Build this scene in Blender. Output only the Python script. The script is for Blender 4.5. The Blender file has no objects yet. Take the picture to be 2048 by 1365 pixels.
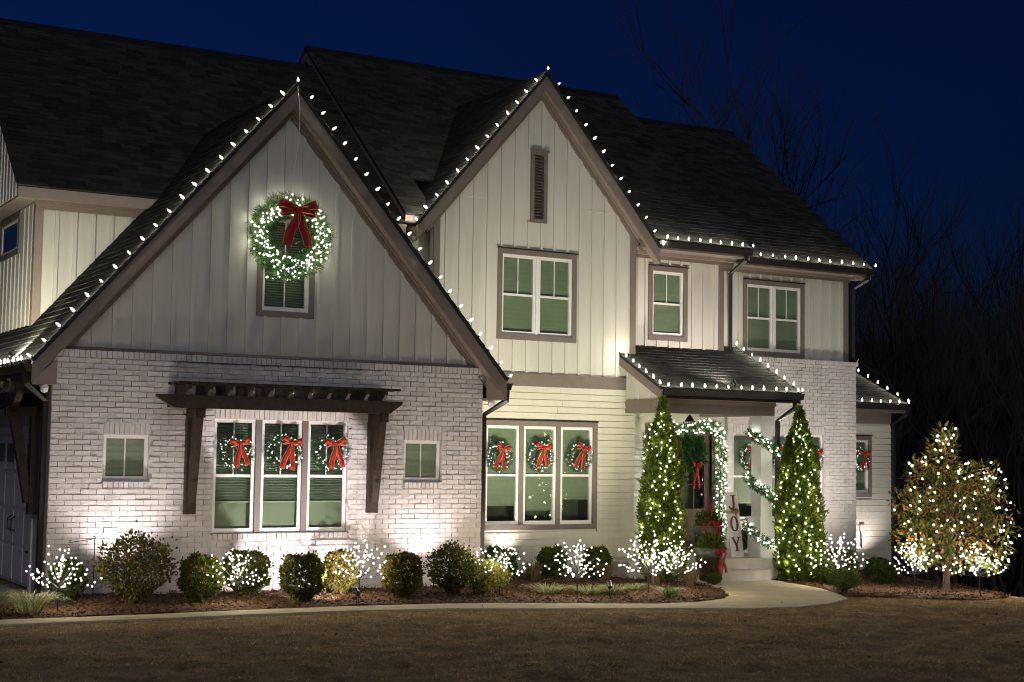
import bpy, bmesh, math, random
import numpy as np
from math import sin, cos, pi, radians, sqrt, atan2
from mathutils import Vector, Matrix, Euler

random.seed(7); rng = np.random.default_rng(11)
sc = bpy.context.scene
col = sc.collection

# ------------------------------------------------------------------ camera
cam_d = bpy.data.cameras.new('camera'); cam = bpy.data.objects.new('camera', cam_d); col.objects.link(cam)
yaw, pitch, roll = 0.5299, 0.0737, 0.0148
fw = Vector((sin(yaw)*cos(pitch), cos(yaw)*cos(pitch), sin(pitch)))
rt = Vector((cos(yaw), -sin(yaw), 0)); up = rt.cross(fw)
Rv = cos(roll)*rt + sin(roll)*up; Uv = -sin(roll)*rt + cos(roll)*up
CAM = Vector((-5.3635, -22.5273, 2.208))
M = Matrix((( Rv.x, Uv.x, -fw.x, CAM.x), (Rv.y, Uv.y, -fw.y, CAM.y), (Rv.z, Uv.z, -fw.z, CAM.z), (0, 0, 0, 1)))
cam.matrix_world = M
cam_d.sensor_width = 36; cam_d.lens = 3010.8/2048*36
cam_d.clip_start = .1; cam_d.clip_end = 600
sc.camera = cam

# ------------------------------------------------------------------ sky, dusk light, exposure
SUN_AZ = radians(335); SUN_EL = radians(-0.7)
w = bpy.data.worlds.new('World'); sc.world = w; w.use_nodes = True
nt = w.node_tree; nt.nodes.clear()
sky = nt.nodes.new('ShaderNodeTexSky'); sky.sky_type = 'NISHITA'; sky.sun_disc = False
sky.sun_elevation = SUN_EL; sky.sun_rotation = SUN_AZ; sky.altitude = 200; sky.ozone_density = 6.6; sky.dust_density = 0.2; sky.air_density = 1.0
bg = nt.nodes.new('ShaderNodeBackground'); bg.inputs[1].default_value = 0.040
wo = nt.nodes.new('ShaderNodeOutputWorld')
nt.links.new(sky.outputs[0], bg.inputs[0]); nt.links.new(bg.outputs[0], wo.inputs[0])
sl = bpy.data.lights.new('sun', 'SUN'); sl.energy = 0.17; sl.angle = radians(35); sl.color = (.90, .91, 1.0)
so = bpy.data.objects.new('sun', sl); col.objects.link(so); so.rotation_euler = (radians(62), 0, radians(-14))
vs = sc.view_settings; vs.view_transform = 'Standard'; vs.look = 'None'; vs.exposure = 1.3; vs.gamma = 1; vs.use_curve_mapping = False
sc.render.engine = 'CYCLES'
cy = sc.cycles
cy.use_denoising = True
try: cy.denoiser = 'OPENIMAGEDENOISE'
except Exception: pass
cy.use_light_tree = True; cy.sample_clamp_indirect = 2.0; cy.sample_clamp_direct = 0; cy.max_bounces = 5
cy.filter_width = 1.1; cy.diffuse_bounces = 2; cy.glossy_bounces = 2; cy.transparent_max_bounces = 12; cy.caustics_reflective = False; cy.caustics_refractive = False

# lamp strengths (tuned together)
K_UP, K_C9, K_LED, K_TWIG, K_TREE = 100.0, 6.0, 3.2, 5.0, 15.0
COOL = (1.0, .90, .92); WARMW = (1.0, .93, .80); GREENW = (1.0, .945, .75)

# ------------------------------------------------------------------ helpers
def h_ground(x, y):
    xx = max(x, 0.0); z = -0.0013*min(xx, 24)**2
    z -= 0.012*max(0.0, -y-4.5)
    edge = 17.6 + 0.42*max(0.0, y+3.0)
    if x > edge: z -= 0.16*(x-edge) + 0.0
    if y > 14: z -= .03*(y-14)
    return z

def link(o, parent=None):
    col.objects.link(o)
    if parent is not None: o.parent = parent
    return o
def tag(o, label=None, cat=None, group=None, kind=None):
    if label: o['label'] = label
    if cat: o['category'] = cat
    if group: o['group'] = group
    if kind: o['kind'] = kind
    return o
def thing(name, label, cat, loc=(0, 0, 0), group=None, rz=0):
    o = bpy.data.objects.new(name, None); o.empty_display_size = .1; link(o)
    o.location = loc; o.rotation_euler = (0, 0, rz)
    return tag(o, label, cat, group)
def mobj(name, me, parent=None, loc=None, rot=None, scale=None):
    o = bpy.data.objects.new(name, me); link(o, parent)
    if loc is not None: o.location = loc
    if rot is not None: o.rotation_euler = rot
    if scale is not None: o.scale = (scale,)*3 if not hasattr(scale, '__len__') else scale
    return o

class MB:
    def __init__(s): s.v = []; s.f = []; s.mi = []
    def add(s, vs, fs, mi=0):
        n = len(s.v); s.v += [tuple(p) for p in vs]; s.f += [tuple(i+n for i in f) for f in fs]; s.mi += [mi]*len(fs); return s
    def box(s, x0, x1, y0, y1, z0, z1, mi=0):
        return s.add([(x0,y0,z0),(x1,y0,z0),(x1,y1,z0),(x0,y1,z0),(x0,y0,z1),(x1,y0,z1),(x1,y1,z1),(x0,y1,z1)],
              [(0,3,2,1),(4,5,6,7),(0,1,5,4),(1,2,6,5),(2,3,7,6),(3,0,4,7)], mi)
    def prism(s, poly, axis, a0, a1, mi=0):
        """poly: 2-D outline; axis 'x' -> (y,z), 'y' -> (x,z), 'z' -> (x,y)"""
        def mk(p, a): return {'x': (a, p[0], p[1]), 'y': (p[0], a, p[1]), 'z': (p[0], p[1], a)}[axis]
        n = len(poly)
        vs = [mk(p, a0) for p in poly] + [mk(p, a1) for p in poly]
        area = sum(poly[i][0]*poly[(i+1) % n][1]-poly[(i+1) % n][0]*poly[i][1] for i in range(n))
        fs = [tuple(range(n)), tuple(range(2*n-1, n-1, -1))] + [(i, i+n, (i+1) % n+n, (i+1) % n) for i in range(n)]
        flip = (area > 0) != (axis == 'y')
        if axis != 'y': flip = area > 0
        else: flip = area < 0
        if flip: fs = [tuple(reversed(f)) for f in fs]
        return s.add(vs, fs, mi)
    def tube(s, pts, rad, n=6, mi=0, cap=True):
        pts = [Vector(p) for p in pts]; rr = rad if hasattr(rad, '__len__') else [rad]*len(pts)
        base = len(s.v); prev = None
        for i, p in enumerate(pts):
            d = (pts[min(i+1, len(pts)-1)]-pts[max(i-1, 0)])
            d = d.normalized() if d.length > 1e-9 else Vector((0, 0, 1))
            if prev is None: a = d.orthogonal().normalized()
            else:
                a = prev-d*prev.dot(d); a = a.normalized() if a.length > 1e-6 else d.orthogonal().normalized()
            prev = a; b = d.cross(a)
            for k in range(n):
                t = 2*pi*k/n; s.v.append(tuple(p+(a*cos(t)+b*sin(t))*rr[i]))
        for i in range(len(pts)-1):
            for k in range(n):
                q = base+i*n; s.f.append((q+k, q+(k+1) % n, q+n+(k+1) % n, q+n+k)); s.mi.append(mi)
        if cap:
            s.f.append(tuple(base+k for k in reversed(range(n)))); s.mi.append(mi)
            q = base+(len(pts)-1)*n; s.f.append(tuple(q+k for k in range(n))); s.mi.append(mi)
        return s
    def lathe(s, prof, n=16, mi=0, c=(0, 0, 0)):
        base = len(s.v)
        for r, z in prof:
            for k in range(n):
                t = 2*pi*k/n; s.v.append((c[0]+r*cos(t), c[1]+r*sin(t), c[2]+z))
        for i in range(len(prof)-1):
            for k in range(n):
                q = base+i*n; s.f.append((q+k, q+(k+1) % n, q+n+(k+1) % n, q+n+k)); s.mi.append(mi)
        s.f.append(tuple(base+k for k in reversed(range(n)))); s.mi.append(mi)
        q = base+(len(prof)-1)*n; s.f.append(tuple(q+k for k in range(n))); s.mi.append(mi)
        return s
    def ribbon(s, pts, wd, w, t=.004, mi=0):
        """flat band swept along pts; wd = width direction(s)"""
        pts = [Vector(p) for p in pts]; base = len(s.v)
        for i, p in enumerate(pts):
            d = (pts[min(i+1, len(pts)-1)]-pts[max(i-1, 0)]).normalized()
            a = Vector(wd[i] if isinstance(wd, list) else wd).normalized(); a = (a-d*a.dot(d)).normalized(); b = d.cross(a)
            ww = w[i] if hasattr(w, '__len__') else w
            for sx, sy in ((-1,-1),(1,-1),(1,1),(-1,1)): s.v.append(tuple(p+a*sx*ww/2+b*sy*t/2))
        for i in range(len(pts)-1):
            q = base+4*i
            for k in range(4): s.f.append((q+k, q+(k+1) % 4, q+4+(k+1) % 4, q+4+k)); s.mi.append(mi)
        s.f += [(base+3, base+2, base+1, base)]; q = base+4*(len(pts)-1); s.f += [(q, q+1, q+2, q+3)]; s.mi += [mi, mi]
        return s
    def mesh(s, name, mats, smooth=False):
        me = bpy.data.meshes.new(name); me.from_pydata(s.v, [], s.f)
        for m in (mats if isinstance(mats, (list, tuple)) else [mats]): me.materials.append(m)
        if any(s.mi): me.polygons.foreach_set('material_index', s.mi)
        if smooth: me.polygons.foreach_set('use_smooth', [True]*len(me.polygons))
        me.update(); return me
    def build(s, name, mats, parent=None, smooth=False): return mobj(name, s.mesh(name, mats, smooth), parent)

def np_mesh(name, V, n, mats, mi=None, smooth=False):
    """V: (k*n,3) loose polygons of n corners each"""
    V = np.asarray(V, np.float32).reshape(-1, 3); k = len(V)//n
    me = bpy.data.meshes.new(name); me.vertices.add(len(V)); me.vertices.foreach_set('co', V.ravel())
    me.loops.add(len(V)); me.loops.foreach_set('vertex_index', np.arange(len(V), dtype=np.int32))
    me.polygons.add(k); me.polygons.foreach_set('loop_start', np.arange(0, len(V), n, dtype=np.int32))
    me.polygons.foreach_set('loop_total', np.full(k, n, np.int32))
    for m in (mats if isinstance(mats, (list, tuple)) else [mats]): me.materials.append(m)
    if mi is not None: me.polygons.foreach_set('material_index', np.asarray(mi, np.int32))
    me.update(calc_edges=True); me.validate(); return me

def rand_dirs(n):
    d = rng.normal(size=(n, 3)); return d/np.linalg.norm(d, axis=1)[:, None]
def leaves(P, D, L, W, jitter=.35, bend=None):
    """pointed leaf quads at P, axis D, length L, width W -> (n*4,3)"""
    n = len(P); D = D+rng.normal(size=(n, 3))*jitter; D /= np.linalg.norm(D, axis=1)[:, None]
    A = np.cross(D, rand_dirs(n)); A /= np.linalg.norm(A, axis=1)[:, None]+1e-9
    L = (np.ones(n)*L*rng.uniform(.7, 1.25, n))[:, None]; W = (np.ones(n)*W*rng.uniform(.8, 1.2, n))[:, None]
    return np.stack([P, P+D*L*.5+A*W*.5, P+D*L, P+D*L*.5-A*W*.5], 1).reshape(-1, 3)
def needles(P, D, L, W, jitter=.3):
    n = len(P); D = D+rng.normal(size=(n, 3))*jitter; D /= np.linalg.norm(D, axis=1)[:, None]
    A = np.cross(D, rand_dirs(n)); A /= np.linalg.norm(A, axis=1)[:, None]+1e-9
    L = (np.ones(n)*L*rng.uniform(.6, 1.3, n))[:, None]
    return np.stack([P-A*W*.5, P+A*W*.5, P+D*L], 1).reshape(-1, 3)

# ------------------------------------------------------------------ materials
MATS = {}
def mat(name, c, rough=.6, c2=None, nscale=8, bump=0, bscale=60, spec=.4, metal=0, island=0.0, stretch=None, detail=4):
    m = bpy.data.materials.new(name); m.use_nodes = True; t = m.node_tree; N = t.nodes; Lk = t.links
    b = N['Principled BSDF']; b.inputs['Roughness'].default_value = rough; b.inputs['Specular IOR Level'].default_value = spec; b.inputs['Metallic'].default_value = metal
    geo = N.new('ShaderNodeNewGeometry'); src = geo.outputs['Position']
    if stretch:
        mp = N.new('ShaderNodeMapping'); mp.inputs['Scale'].default_value = stretch; Lk.new(src, mp.inputs[0]); src = mp.outputs[0]
    base = None
    if c2 is not None:
        n = N.new('ShaderNodeTexNoise'); n.inputs['Scale'].default_value = nscale; n.inputs['Detail'].default_value = detail; n.inputs['Roughness'].default_value = .65
        Lk.new(src, n.inputs['Vector'])
        r = N.new('ShaderNodeValToRGB'); r.color_ramp.elements[0].position = .32; r.color_ramp.elements[1].position = .68
        r.color_ramp.elements[0].color = (*c, 1); r.color_ramp.elements[1].color = (*c2, 1); Lk.new(n.outputs['Fac'], r.inputs[0]); base = r.outputs[0]
    if island:
        oi = N.new('ShaderNodeObjectInfo'); ad = N.new('ShaderNodeMath'); ad.operation = 'ADD'; fr = N.new('ShaderNodeMath'); fr.operation = 'FRACT'
        Lk.new(oi.outputs['Random'], ad.inputs[0]); Lk.new(geo.outputs['Random Per Island'], ad.inputs[1]); Lk.new(ad.outputs[0], fr.inputs[0])
        mr = N.new('ShaderNodeMapRange'); mr.inputs[3].default_value = 1-island; mr.inputs[4].default_value = 1+island*.6; Lk.new(fr.outputs[0], mr.inputs[0])
        mx = N.new('ShaderNodeMix'); mx.data_type = 'RGBA'; mx.blend_type = 'MULTIPLY'; mx.inputs[0].default_value = 1
        if base is not None: Lk.new(base, mx.inputs[6])
        else: mx.inputs[6].default_value = (*c, 1)
        Lk.new(mr.outputs[0], mx.inputs[7]); base = mx.outputs[2]
    if base is not None: Lk.new(base, b.inputs['Base Color'])
    else: b.inputs['Base Color'].default_value = (*c, 1)
    if bump:
        n2 = N.new('ShaderNodeTexNoise'); n2.inputs['Scale'].default_value = bscale; n2.inputs['Detail'].default_value = 3; Lk.new(src, n2.inputs['Vector'])
        bp = N.new('ShaderNodeBump'); bp.inputs['Strength'].default_value = bump; bp.inputs['Distance'].default_value = .01
        Lk.new(n2.outputs['Fac'], bp.inputs['Height']); Lk.new(bp.outputs[0], b.inputs['Normal'])
    MATS[name] = m; return m
def leafmat(name, c, c2, rough=.45, trans=.25, island=.45, nscale=3):
    m = mat(name, c, rough, c2, nscale=nscale, island=island, spec=.12); t = m.node_tree; b = t.nodes['Principled BSDF']
    tr = t.nodes.new('ShaderNodeBsdfTranslucent'); mx = t.nodes.new('ShaderNodeMixShader'); mx.inputs[0].default_value = trans
    src = b.inputs['Base Color'].links[0].from_socket; t.links.new(src, tr.inputs[0])
    out = t.nodes['Material Output']; t.links.new(b.outputs[0], mx.inputs[1]); t.links.new(tr.outputs[0], mx.inputs[2]); t.links.new(mx.outputs[0], out.inputs[0]); return m
def emit(name, c, s):
    m = bpy.data.materials.new(name); m.use_nodes = True; t = m.node_tree; t.nodes.clear()
    e = t.nodes.new('ShaderNodeEmission'); e.inputs[0].default_value = (*c, 1); e.inputs[1].default_value = s
    o = t.nodes.new('ShaderNodeOutputMaterial'); t.links.new(e.outputs[0], o.inputs[0]); return m
def glassmat(name, tint, refl=.08):
    m = bpy.data.materials.new(name); m.use_nodes = True; t = m.node_tree; t.nodes.clear(); N = t.nodes
    tr = N.new('ShaderNodeBsdfTransparent'); tr.inputs[0].default_value = (*tint, 1)
    g = N.new('ShaderNodeBsdfGlossy'); g.inputs['Roughness'].default_value = .03; g.inputs[0].default_value = (.9, .95, .92, 1)
    lw_ = N.new('ShaderNodeLayerWeight'); lw_.inputs[0].default_value = .5; pw = N.new('ShaderNodeMath'); pw.operation = 'POWER'; pw.inputs[1].default_value = 4; fr = N.new('ShaderNodeMath'); fr.operation = 'MULTIPLY_ADD'; fr.inputs[1].default_value = .7; fr.inputs[2].default_value = .045; t.links.new(lw_.outputs['Facing'], pw.inputs[0]); t.links.new(pw.outputs[0], fr.inputs[0])
    geo = N.new('ShaderNodeNewGeometry'); nz = N.new('ShaderNodeTexNoise'); nz.inputs['Scale'].default_value = 2.0; bp = N.new('ShaderNodeBump'); bp.inputs['Strength'].default_value = .05; bp.inputs['Distance'].default_value = .02
    t.links.new(geo.outputs['Position'], nz.inputs['Vector']); t.links.new(nz.outputs['Fac'], bp.inputs['Height']); t.links.new(bp.outputs[0], g.inputs['Normal'])
    mx = N.new('ShaderNodeMixShader'); o = N.new('ShaderNodeOutputMaterial')
    t.links.new(fr.outputs[0], mx.inputs[0]); t.links.new(tr.outputs[0], mx.inputs[1]); t.links.new(g.outputs[0], mx.inputs[2]); t.links.new(mx.outputs[0], o.inputs[0]); return m

brick_m = mat('painted_brick', (.58,.54,.51), .75, (.68,.64,.61), nscale=2.2, bump=.7, bscale=45, island=.075, spec=.2, detail=7)
mortar_m = mat('painted_mortar', (.50,.46,.43), .85, (.62,.57,.54), nscale=14, bump=.5, bscale=90, spec=.15)
siding_m = mat('cream_siding', (.60,.575,.455), .55, (.68,.655,.53), nscale=1.6, bump=.10, bscale=40, spec=.3, stretch=(1,1,.25))
board_m = mat('cream_board', (.55,.53,.465), .6, (.62,.60,.535), nscale=2.2, bump=.08, bscale=45, spec=.28, stretch=(1,1,.15))
trim_m = mat('taupe_trim', (.170,.140,.118), .55, (.20,.165,.140), nscale=5, bump=.05, bscale=60, spec=.3)
soffit_m = mat('taupe_soffit', (.25,.20,.165), .55, (.28,.225,.19), nscale=5, spec=.3)
white_m = mat('white_vinyl', (.74,.73,.70), .4, (.80,.79,.76), nscale=6, spec=.4)
shingle_m = mat('asphalt_shingle', (.026,.026,.024), .9, (.058,.058,.050), nscale=60, bump=.7, bscale=180, island=.45, spec=.15)
roofdeck_m = mat('roof_felt', (.025,.024,.024), .95)
gutter_m = mat('bronze_metal', (.018,.016,.015), .35, (.026,.023,.021), nscale=9, spec=.5)
wood_m = mat('stained_timber', (.024,.015,.010), .55, (.055,.034,.022), nscale=5, bump=.5, bscale=30, spec=.3, stretch=(3,3,3))
door_m = mat('door_oak', (.075,.045,.024), .4, (.14,.088,.05), nscale=6, bump=.25, bscale=40, spec=.4, stretch=(6,6,.6))
conc_m = mat('concrete', (.48,.41,.27), .85, (.60,.52,.355), nscale=3, bump=.35, bscale=120, spec=.15, detail=8)
conc2_m = mat('porch_concrete', (.42,.39,.34), .8, (.52,.49,.43), nscale=4, bump=.25, bscale=100, spec=.2)
drive_m = mat('driveway_concrete', (.30,.29,.27), .85, (.40,.38,.35), nscale=2, bump=.3, bscale=90, spec=.15)
mulch_m = mat('bark_mulch', (.075,.040,.022), .9, (.17,.095,.052), nscale=24, bump=1.0, bscale=60, spec=.15, island=.6)
lawn_m = mat('dormant_soil', (.13,.092,.048), .95, (.42,.31,.17), nscale=3.2, bump=.8, bscale=30, spec=.05, detail=8)
straw_m = leafmat('dormant_grass', (.24,.165,.085), (.68,.49,.26), .8, .45, .45, 3.4)
farground_m = mat('dark_ground', (.03,.025,.018), .95, (.05,.04,.028), nscale=.4)
glass_m = glassmat('window_glass', (.90,.94,.89))
blind_m = mat('window_blind', (.30,.35,.28), .6, (.36,.41,.34), nscale=2)
shade_m = mat('roller_shade', (.19,.225,.165), .8, (.26,.295,.225), nscale=1.2)
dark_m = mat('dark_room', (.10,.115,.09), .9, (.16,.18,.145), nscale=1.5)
black_m = mat('black_metal', (.012,.012,.013), .4, spec=.5)
wire_m = mat('green_wire', (.012,.022,.012), .5)
red_m = mat('red_velvet', (.22,.001,.004), .5, (.34,.003,.006), nscale=18, spec=.35)
gold_m = mat('gold_edge', (.75,.48,.14), .3, metal=.7)
pine_m = leafmat('wreath_needle', (.02,.05,.016), (.06,.12,.045), .5, .15, .5, 9)
bigpine_m = leafmat('wreath_tip', (.03,.095,.022), (.10,.21,.06), .5, .15, .5, 9)
cedar_m = leafmat('cedar_spray', (.055,.105,.010), (.20,.25,.038), .5, .35, .5, 4)
box_m = leafmat('boxwood_leaf', (.050,.095,.016), (.13,.185,.038), .45, .35, .5, 4)
holly_m = leafmat('holly_leaf', (.065,.085,.018), (.18,.18,.045), .4, .35, .6, 4)
yellow_m = leafmat('golden_leaf', (.10,.12,.02), (.24,.22,.05), .5, .3, .5, 4)
autumn_m = leafmat('bronze_leaf', (.10,.055,.016), (.20,.15,.035), .5, .3, .6, 4)
dry_m = leafmat('dry_stem', (.12,.085,.04), (.22,.17,.09), .8, .2, .4, 3)
blade_m = leafmat('pale_blade', (.14,.17,.07), (.34,.35,.18), .5, .3, .4, 3)
def streaks(m, amt=.22):
    t = m.node_tree; N = t.nodes; b = N['Principled BSDF']; src = b.inputs['Base Color'].links[0].from_socket
    g = N.new('ShaderNodeNewGeometry'); mp = N.new('ShaderNodeMapping'); mp.inputs['Scale'].default_value = (2.2, 2.2, .22); n = N.new('ShaderNodeTexNoise'); n.inputs['Scale'].default_value = 1.6; n.inputs['Detail'].default_value = 6
    r = N.new('ShaderNodeMapRange'); r.inputs[1].default_value = .56; r.inputs[2].default_value = .74; r.inputs[3].default_value = 1; r.inputs[4].default_value = 1-amt
    mx = N.new('ShaderNodeMix'); mx.data_type = 'RGBA'; mx.blend_type = 'MULTIPLY'; mx.inputs[0].default_value = 1
    L = t.links; L.new(g.outputs['Position'], mp.inputs[0]); L.new(mp.outputs[0], n.inputs['Vector']); L.new(n.outputs['Fac'], r.inputs[0]); L.new(src, mx.inputs[6]); L.new(r.outputs[0], mx.inputs[7]); L.new(mx.outputs[2], b.inputs['Base Color'])
streaks(brick_m, .20); streaks(mortar_m, .20); streaks(board_m, .12); streaks(siding_m, .10)
bark_m = mat('bark', (.05,.036,.025), .9, (.10,.075,.055), nscale=20, bump=.6, bscale=60)
bare_m = mat('bare_branch', (.030,.024,.022), .9, (.05,.04,.036), nscale=5)
mag_top = leafmat('magnolia_top', (.055,.10,.02), (.12,.17,.035), .3, .12, .4, 3)
mag_back = leafmat('magnolia_under', (.19,.105,.03), (.31,.19,.065), .7, .1, .4, 3)
pot_m = mat('glazed_pot', (.022,.010,.008), .18, (.05,.022,.016), nscale=6, spec=.6)
potrim_m = mat('pot_rim', (.055,.06,.05), .35, (.10,.105,.085), nscale=9, spec=.5)
sign_m = mat('sign_board', (.66,.63,.55), .6, (.72,.69,.61), nscale=8, stretch=(8,8,1))
letter_m = mat('sign_letter', (.16,.035,.03), .6)
burlap_m = mat('burlap', (.36,.24,.11), .9, (.48,.34,.18), nscale=60, bump=.6, bscale=200)
redtwig_m = mat('red_twig', (.24,.03,.03), .5, (.36,.07,.06), nscale=10)
berry_m = mat('berry', (.10,.02,.02), .4)
clay_m = mat('red_clay', (.30,.13,.06), .9, (.38,.19,.10), nscale=6)
c9_m = emit('c9_glow', WARMW, K_C9); led_m = emit('led_glow', (.93,.96,1.0), K_LED); twig_m = emit('twig_glow', (1.0,.88,.76), K_TWIG)
big_m = emit('wreath_glow', (1.0,.98,.84), K_LED*2.2); tree_m = emit('tree_glow', (1.0,.96,.78), K_TREE); gar_m = emit('garland_glow', (1.0,.96,.88), K_LED*3.0); mag_glow = emit('magnolia_glow', (1.0,.92,.76), K_TREE)

# ================================================================== HOUSE
house = thing('house', 'two storey white brick and cream siding house with steep lit gables', 'house', (0, 0, 0))

def intervals(a, b, cuts):
    out = [(a, b)]
    for c0, c1 in cuts:
        nx = []
        for p, q in out:
            if c1 <= p or c0 >= q: nx.append((p, q)); continue
            if c0 > p: nx.append((p, c0))
            if c1 < q: nx.append((c1, q))
        out = nx
    return [(p, q) for p, q in out if q-p > .012]

def wall_y(name, x0, x1, zb, zt, y, th, holes, m, breaks=()):
    """wall facing -y; zt is a function of x"""
    ztf = zt if callable(zt) else (lambda x: zt)
    xs = sorted({x0, x1, *breaks, *[v for h in holes for v in h[:2] if x0 < v < x1]})
    mb = MB()
    for a, b in zip(xs[:-1], xs[1:]):
        mid = (a+b)/2; cuts = [(h[2], h[3]) for h in holes if h[0] < mid < h[1]]
        for p, q in intervals(zb, 99, cuts):
            ta, tb = (ztf(a), ztf(b)) if q > 98 else (q, q)
            if max(ta, tb) <= p+.001: continue
            mb.prism([(a, p), (b, p), (b, max(tb, p+.0005)), (a, max(ta, p+.0005))], 'y', y, y+th)
    return mb.build(name, m, house)

def battens(wall, x0, x1, zb, zt, y, sp, holes, ph=0., wid=.06, th=.030, m=None):
    ztf = zt if callable(zt) else (lambda x: zt)
    n = int((x1-x0)/sp)+1
    for i in range(n):
        a = x0+ph+i*sp; b = a+wid
        if b > x1: break
        cuts = [(h[2], h[3]) for h in holes if h[0]-.02 < b and h[1]+.02 > a]
        for p, q in intervals(zb, 99, cuts):
            ta, tb = (ztf(a), ztf(b)) if q > 98 else (q, q)
            if min(ta, tb) < p+.05: continue
            MB().prism([(a, p), (b, p), (b, tb), (a, ta)], 'y', y-th, y-.001).build('batten', m or board_m, wall)

def lap(wall, x0, x1, z0, z1, y, ex, holes, seed=0, m=None):
    r = random.Random(seed); n = int(round((z1-z0)/ex))
    for i in range(n):
        a = z0+i*ex; b = min(a+ex, z1)
        cuts = [(h[0], h[1]) for h in holes if h[2] < b-.01 and h[3] > a+.01]
        for p, q in intervals(x0, x1, cuts):
            js = [p]
            while js[-1] < q:
                nx = js[-1]+r.uniform(1.6, 3.4)
                js.append(q if nx > q-.4 else nx)
            for s, e in zip(js[:-1], js[1:]):
                MB().prism([(y, a+.011), (y-.040, a+.011), (y-.022, b-.001), (y, b-.001)], 'x', s+.0012, e-.0012).build('siding_board', m or siding_m, wall)

# ---- bricks
BR = []          # (wall, mesh-kind, centre, size)
BL, BH = .235, .0812
def bricks(wall, x0, x1, z0, z1, y, holes, seed=0):
    n = int(round((z1-z0)/BH)); r = random.Random(seed)
    for i in range(n):
        a = z0+i*BH; mid = a+BH/2
        cuts = [(h[0], h[1]) for h in holes if h[2] < mid < h[3]]
        off = (i % 2)*BL*.5
        for p, q in intervals(x0, x1, cuts):
            k0 = int(math.floor((p-x0-off)/BL))
            k = k0
            while True:
                s = x0+off+k*BL; e = s+BL; k += 1
                if s >= q: break
                s = max(s, p); e = min(e, q)
                if e-s < .05: continue
                BR.append((wall, ((s+e)/2, y, mid), (e-s-.011, BH-.011), r.random()))
def soldier(wall, x0, x1, z0, z1, y, wd=.0812, proud=0.0):
    n = max(1, int(round((x1-x0)/wd))); d = (x1-x0)/n
    for i in range(n): BR.append((wall, (x0+(i+.5)*d, y-proud, (z0+z1)/2), (d-.010, z1-z0-.008), random.random()))

def brick_verts(sx, sz, seed):
    r = random.Random(seed); o = .017+r.uniform(-.006, .007); j = lambda: r.uniform(-.0018, .0018); t = [r.uniform(-.004, .004) for _ in range(4)]
    v = []
    for k, (a, b) in enumerate(((-1,-1),(1,-1),(1,1),(-1,1))): v.append((a*sx/2+j(), -o+t[k], b*sz/2+j()))
    for a, b in ((-1,-1),(1,-1),(1,1),(-1,1)): v.append((a*sx/2, .012, b*sz/2))
    # softened face: inner ring
    f = [(0,1,2,3),(0,4,5,1),(1,5,6,2),(2,6,7,3),(3,7,4,0)]
    return v, f
def finish_bricks():
    c = np.array([b[1] for b in BR]); d = np.linalg.norm(c-np.array(CAM), axis=1)
    full = np.array([b[2][0] > BL*.9 for b in BR]); order = np.argsort(d+np.where(full, 0, 1000)); solo = set(order[:300].tolist())
    rest = {}; variants = []
    for s in range(8):
        v, f = brick_verts(BL-.011, BH-.011, s); variants.append(MB().add(v, f).mesh('brick', brick_m))
    for i, (wall, p, sz, rr) in enumerate(BR):
        if i in solo: mobj('brick', variants[int(rr*8)], wall, p)
        else:
            v, f = brick_verts(sz[0], sz[1], i); rest.setdefault(wall.name, (wall, MB()))[1].add([(a+p[0], b+p[1], e+p[2]) for a, b, e in v], f)
    for wl, mb in rest.values(): tag(mb.build('brickwork', brick_m, wl), kind='stuff')

# ---- roofs
SH = []
def roof_plane(name, O, U, V, ul, vl, th=.05, parent=None, ex=.145, clip=None):
    O = Vector(O); U = Vector(U).normalized(); V = Vector(V).normalized(); N = U.cross(V)
    if N.z < 0: N = -N
    mb = MB(); c = [O, O+U*ul, O+U*ul+V*vl, O+V*vl]
    lo = [p-N*th for p in c]; mb.add([tuple(p) for p in lo+c], [(3,2,1,0),(4,5,6,7),(0,1,5,4),(1,2,6,5),(2,3,7,6),(3,0,4,7)])
    o = mb.build(name, roofdeck_m, parent or house)
    r = random.Random(len(name)*31+int(O.x*100)); row = 0; v = -.012
    while v < vl:
        u = -.01 - (row % 2)*.16 - r.uniform(0, .1)
        while u < ul:
            wd = r.choice((.2, .26, .33, .33)); a = max(u, -.012); b = min(u+wd-.004, ul+.012); u += wd
            if b-a < .03: continue
            tv = min(v+ex+.02, vl)
            if clip and not clip((a+b)/2, (v+tv)/2): continue
            lift = .016+r.uniform(-.003, .006)
            q = []
            for (s, t, hh) in ((a, v, lift), (b, v, lift), (b, tv, .004), (a, tv, .004), (a, v, 0), (b, v, 0)):
                q.append(tuple(O+U*s+V*t+N*hh))
            SH.append((o, q))
        v += ex; row += 1
    return o
SHF = [(0,1,2,3), (4,5,1,0), (5,2,1), (4,0,3)]
def finish_shingles():
    c = np.array([q[0] for _, q in SH]); d = np.linalg.norm(c-np.array(CAM), axis=1)
    # the nearest ones that face the camera
    face = []
    for _, q in SH:
        a, b, e = Vector(q[0]), Vector(q[1]), Vector(q[3]); n = (b-a).cross(e-a); n = n if n.z > 0 else -n
        face.append(n.normalized().dot((CAM-a).normalized()) > .1)
    order = np.argsort(d+np.where(np.array(face), 0, 1000)); solo = set(order[:300].tolist()); rest = {}
    for i, (o, q) in enumerate(SH):
        if i in solo:
            p = Vector(q[0]); MBx = MB().add([tuple(Vector(t)-p) for t in q], SHF); mobj('shingle', MBx.mesh('shingle', shingle_m), o, p)
        else: rest.setdefault(o.name, (o, MB()))[1].add(q, SHF)
    for o, mb in rest.values(): tag(mb.build('shingles', shingle_m, o), kind='stuff')

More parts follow.
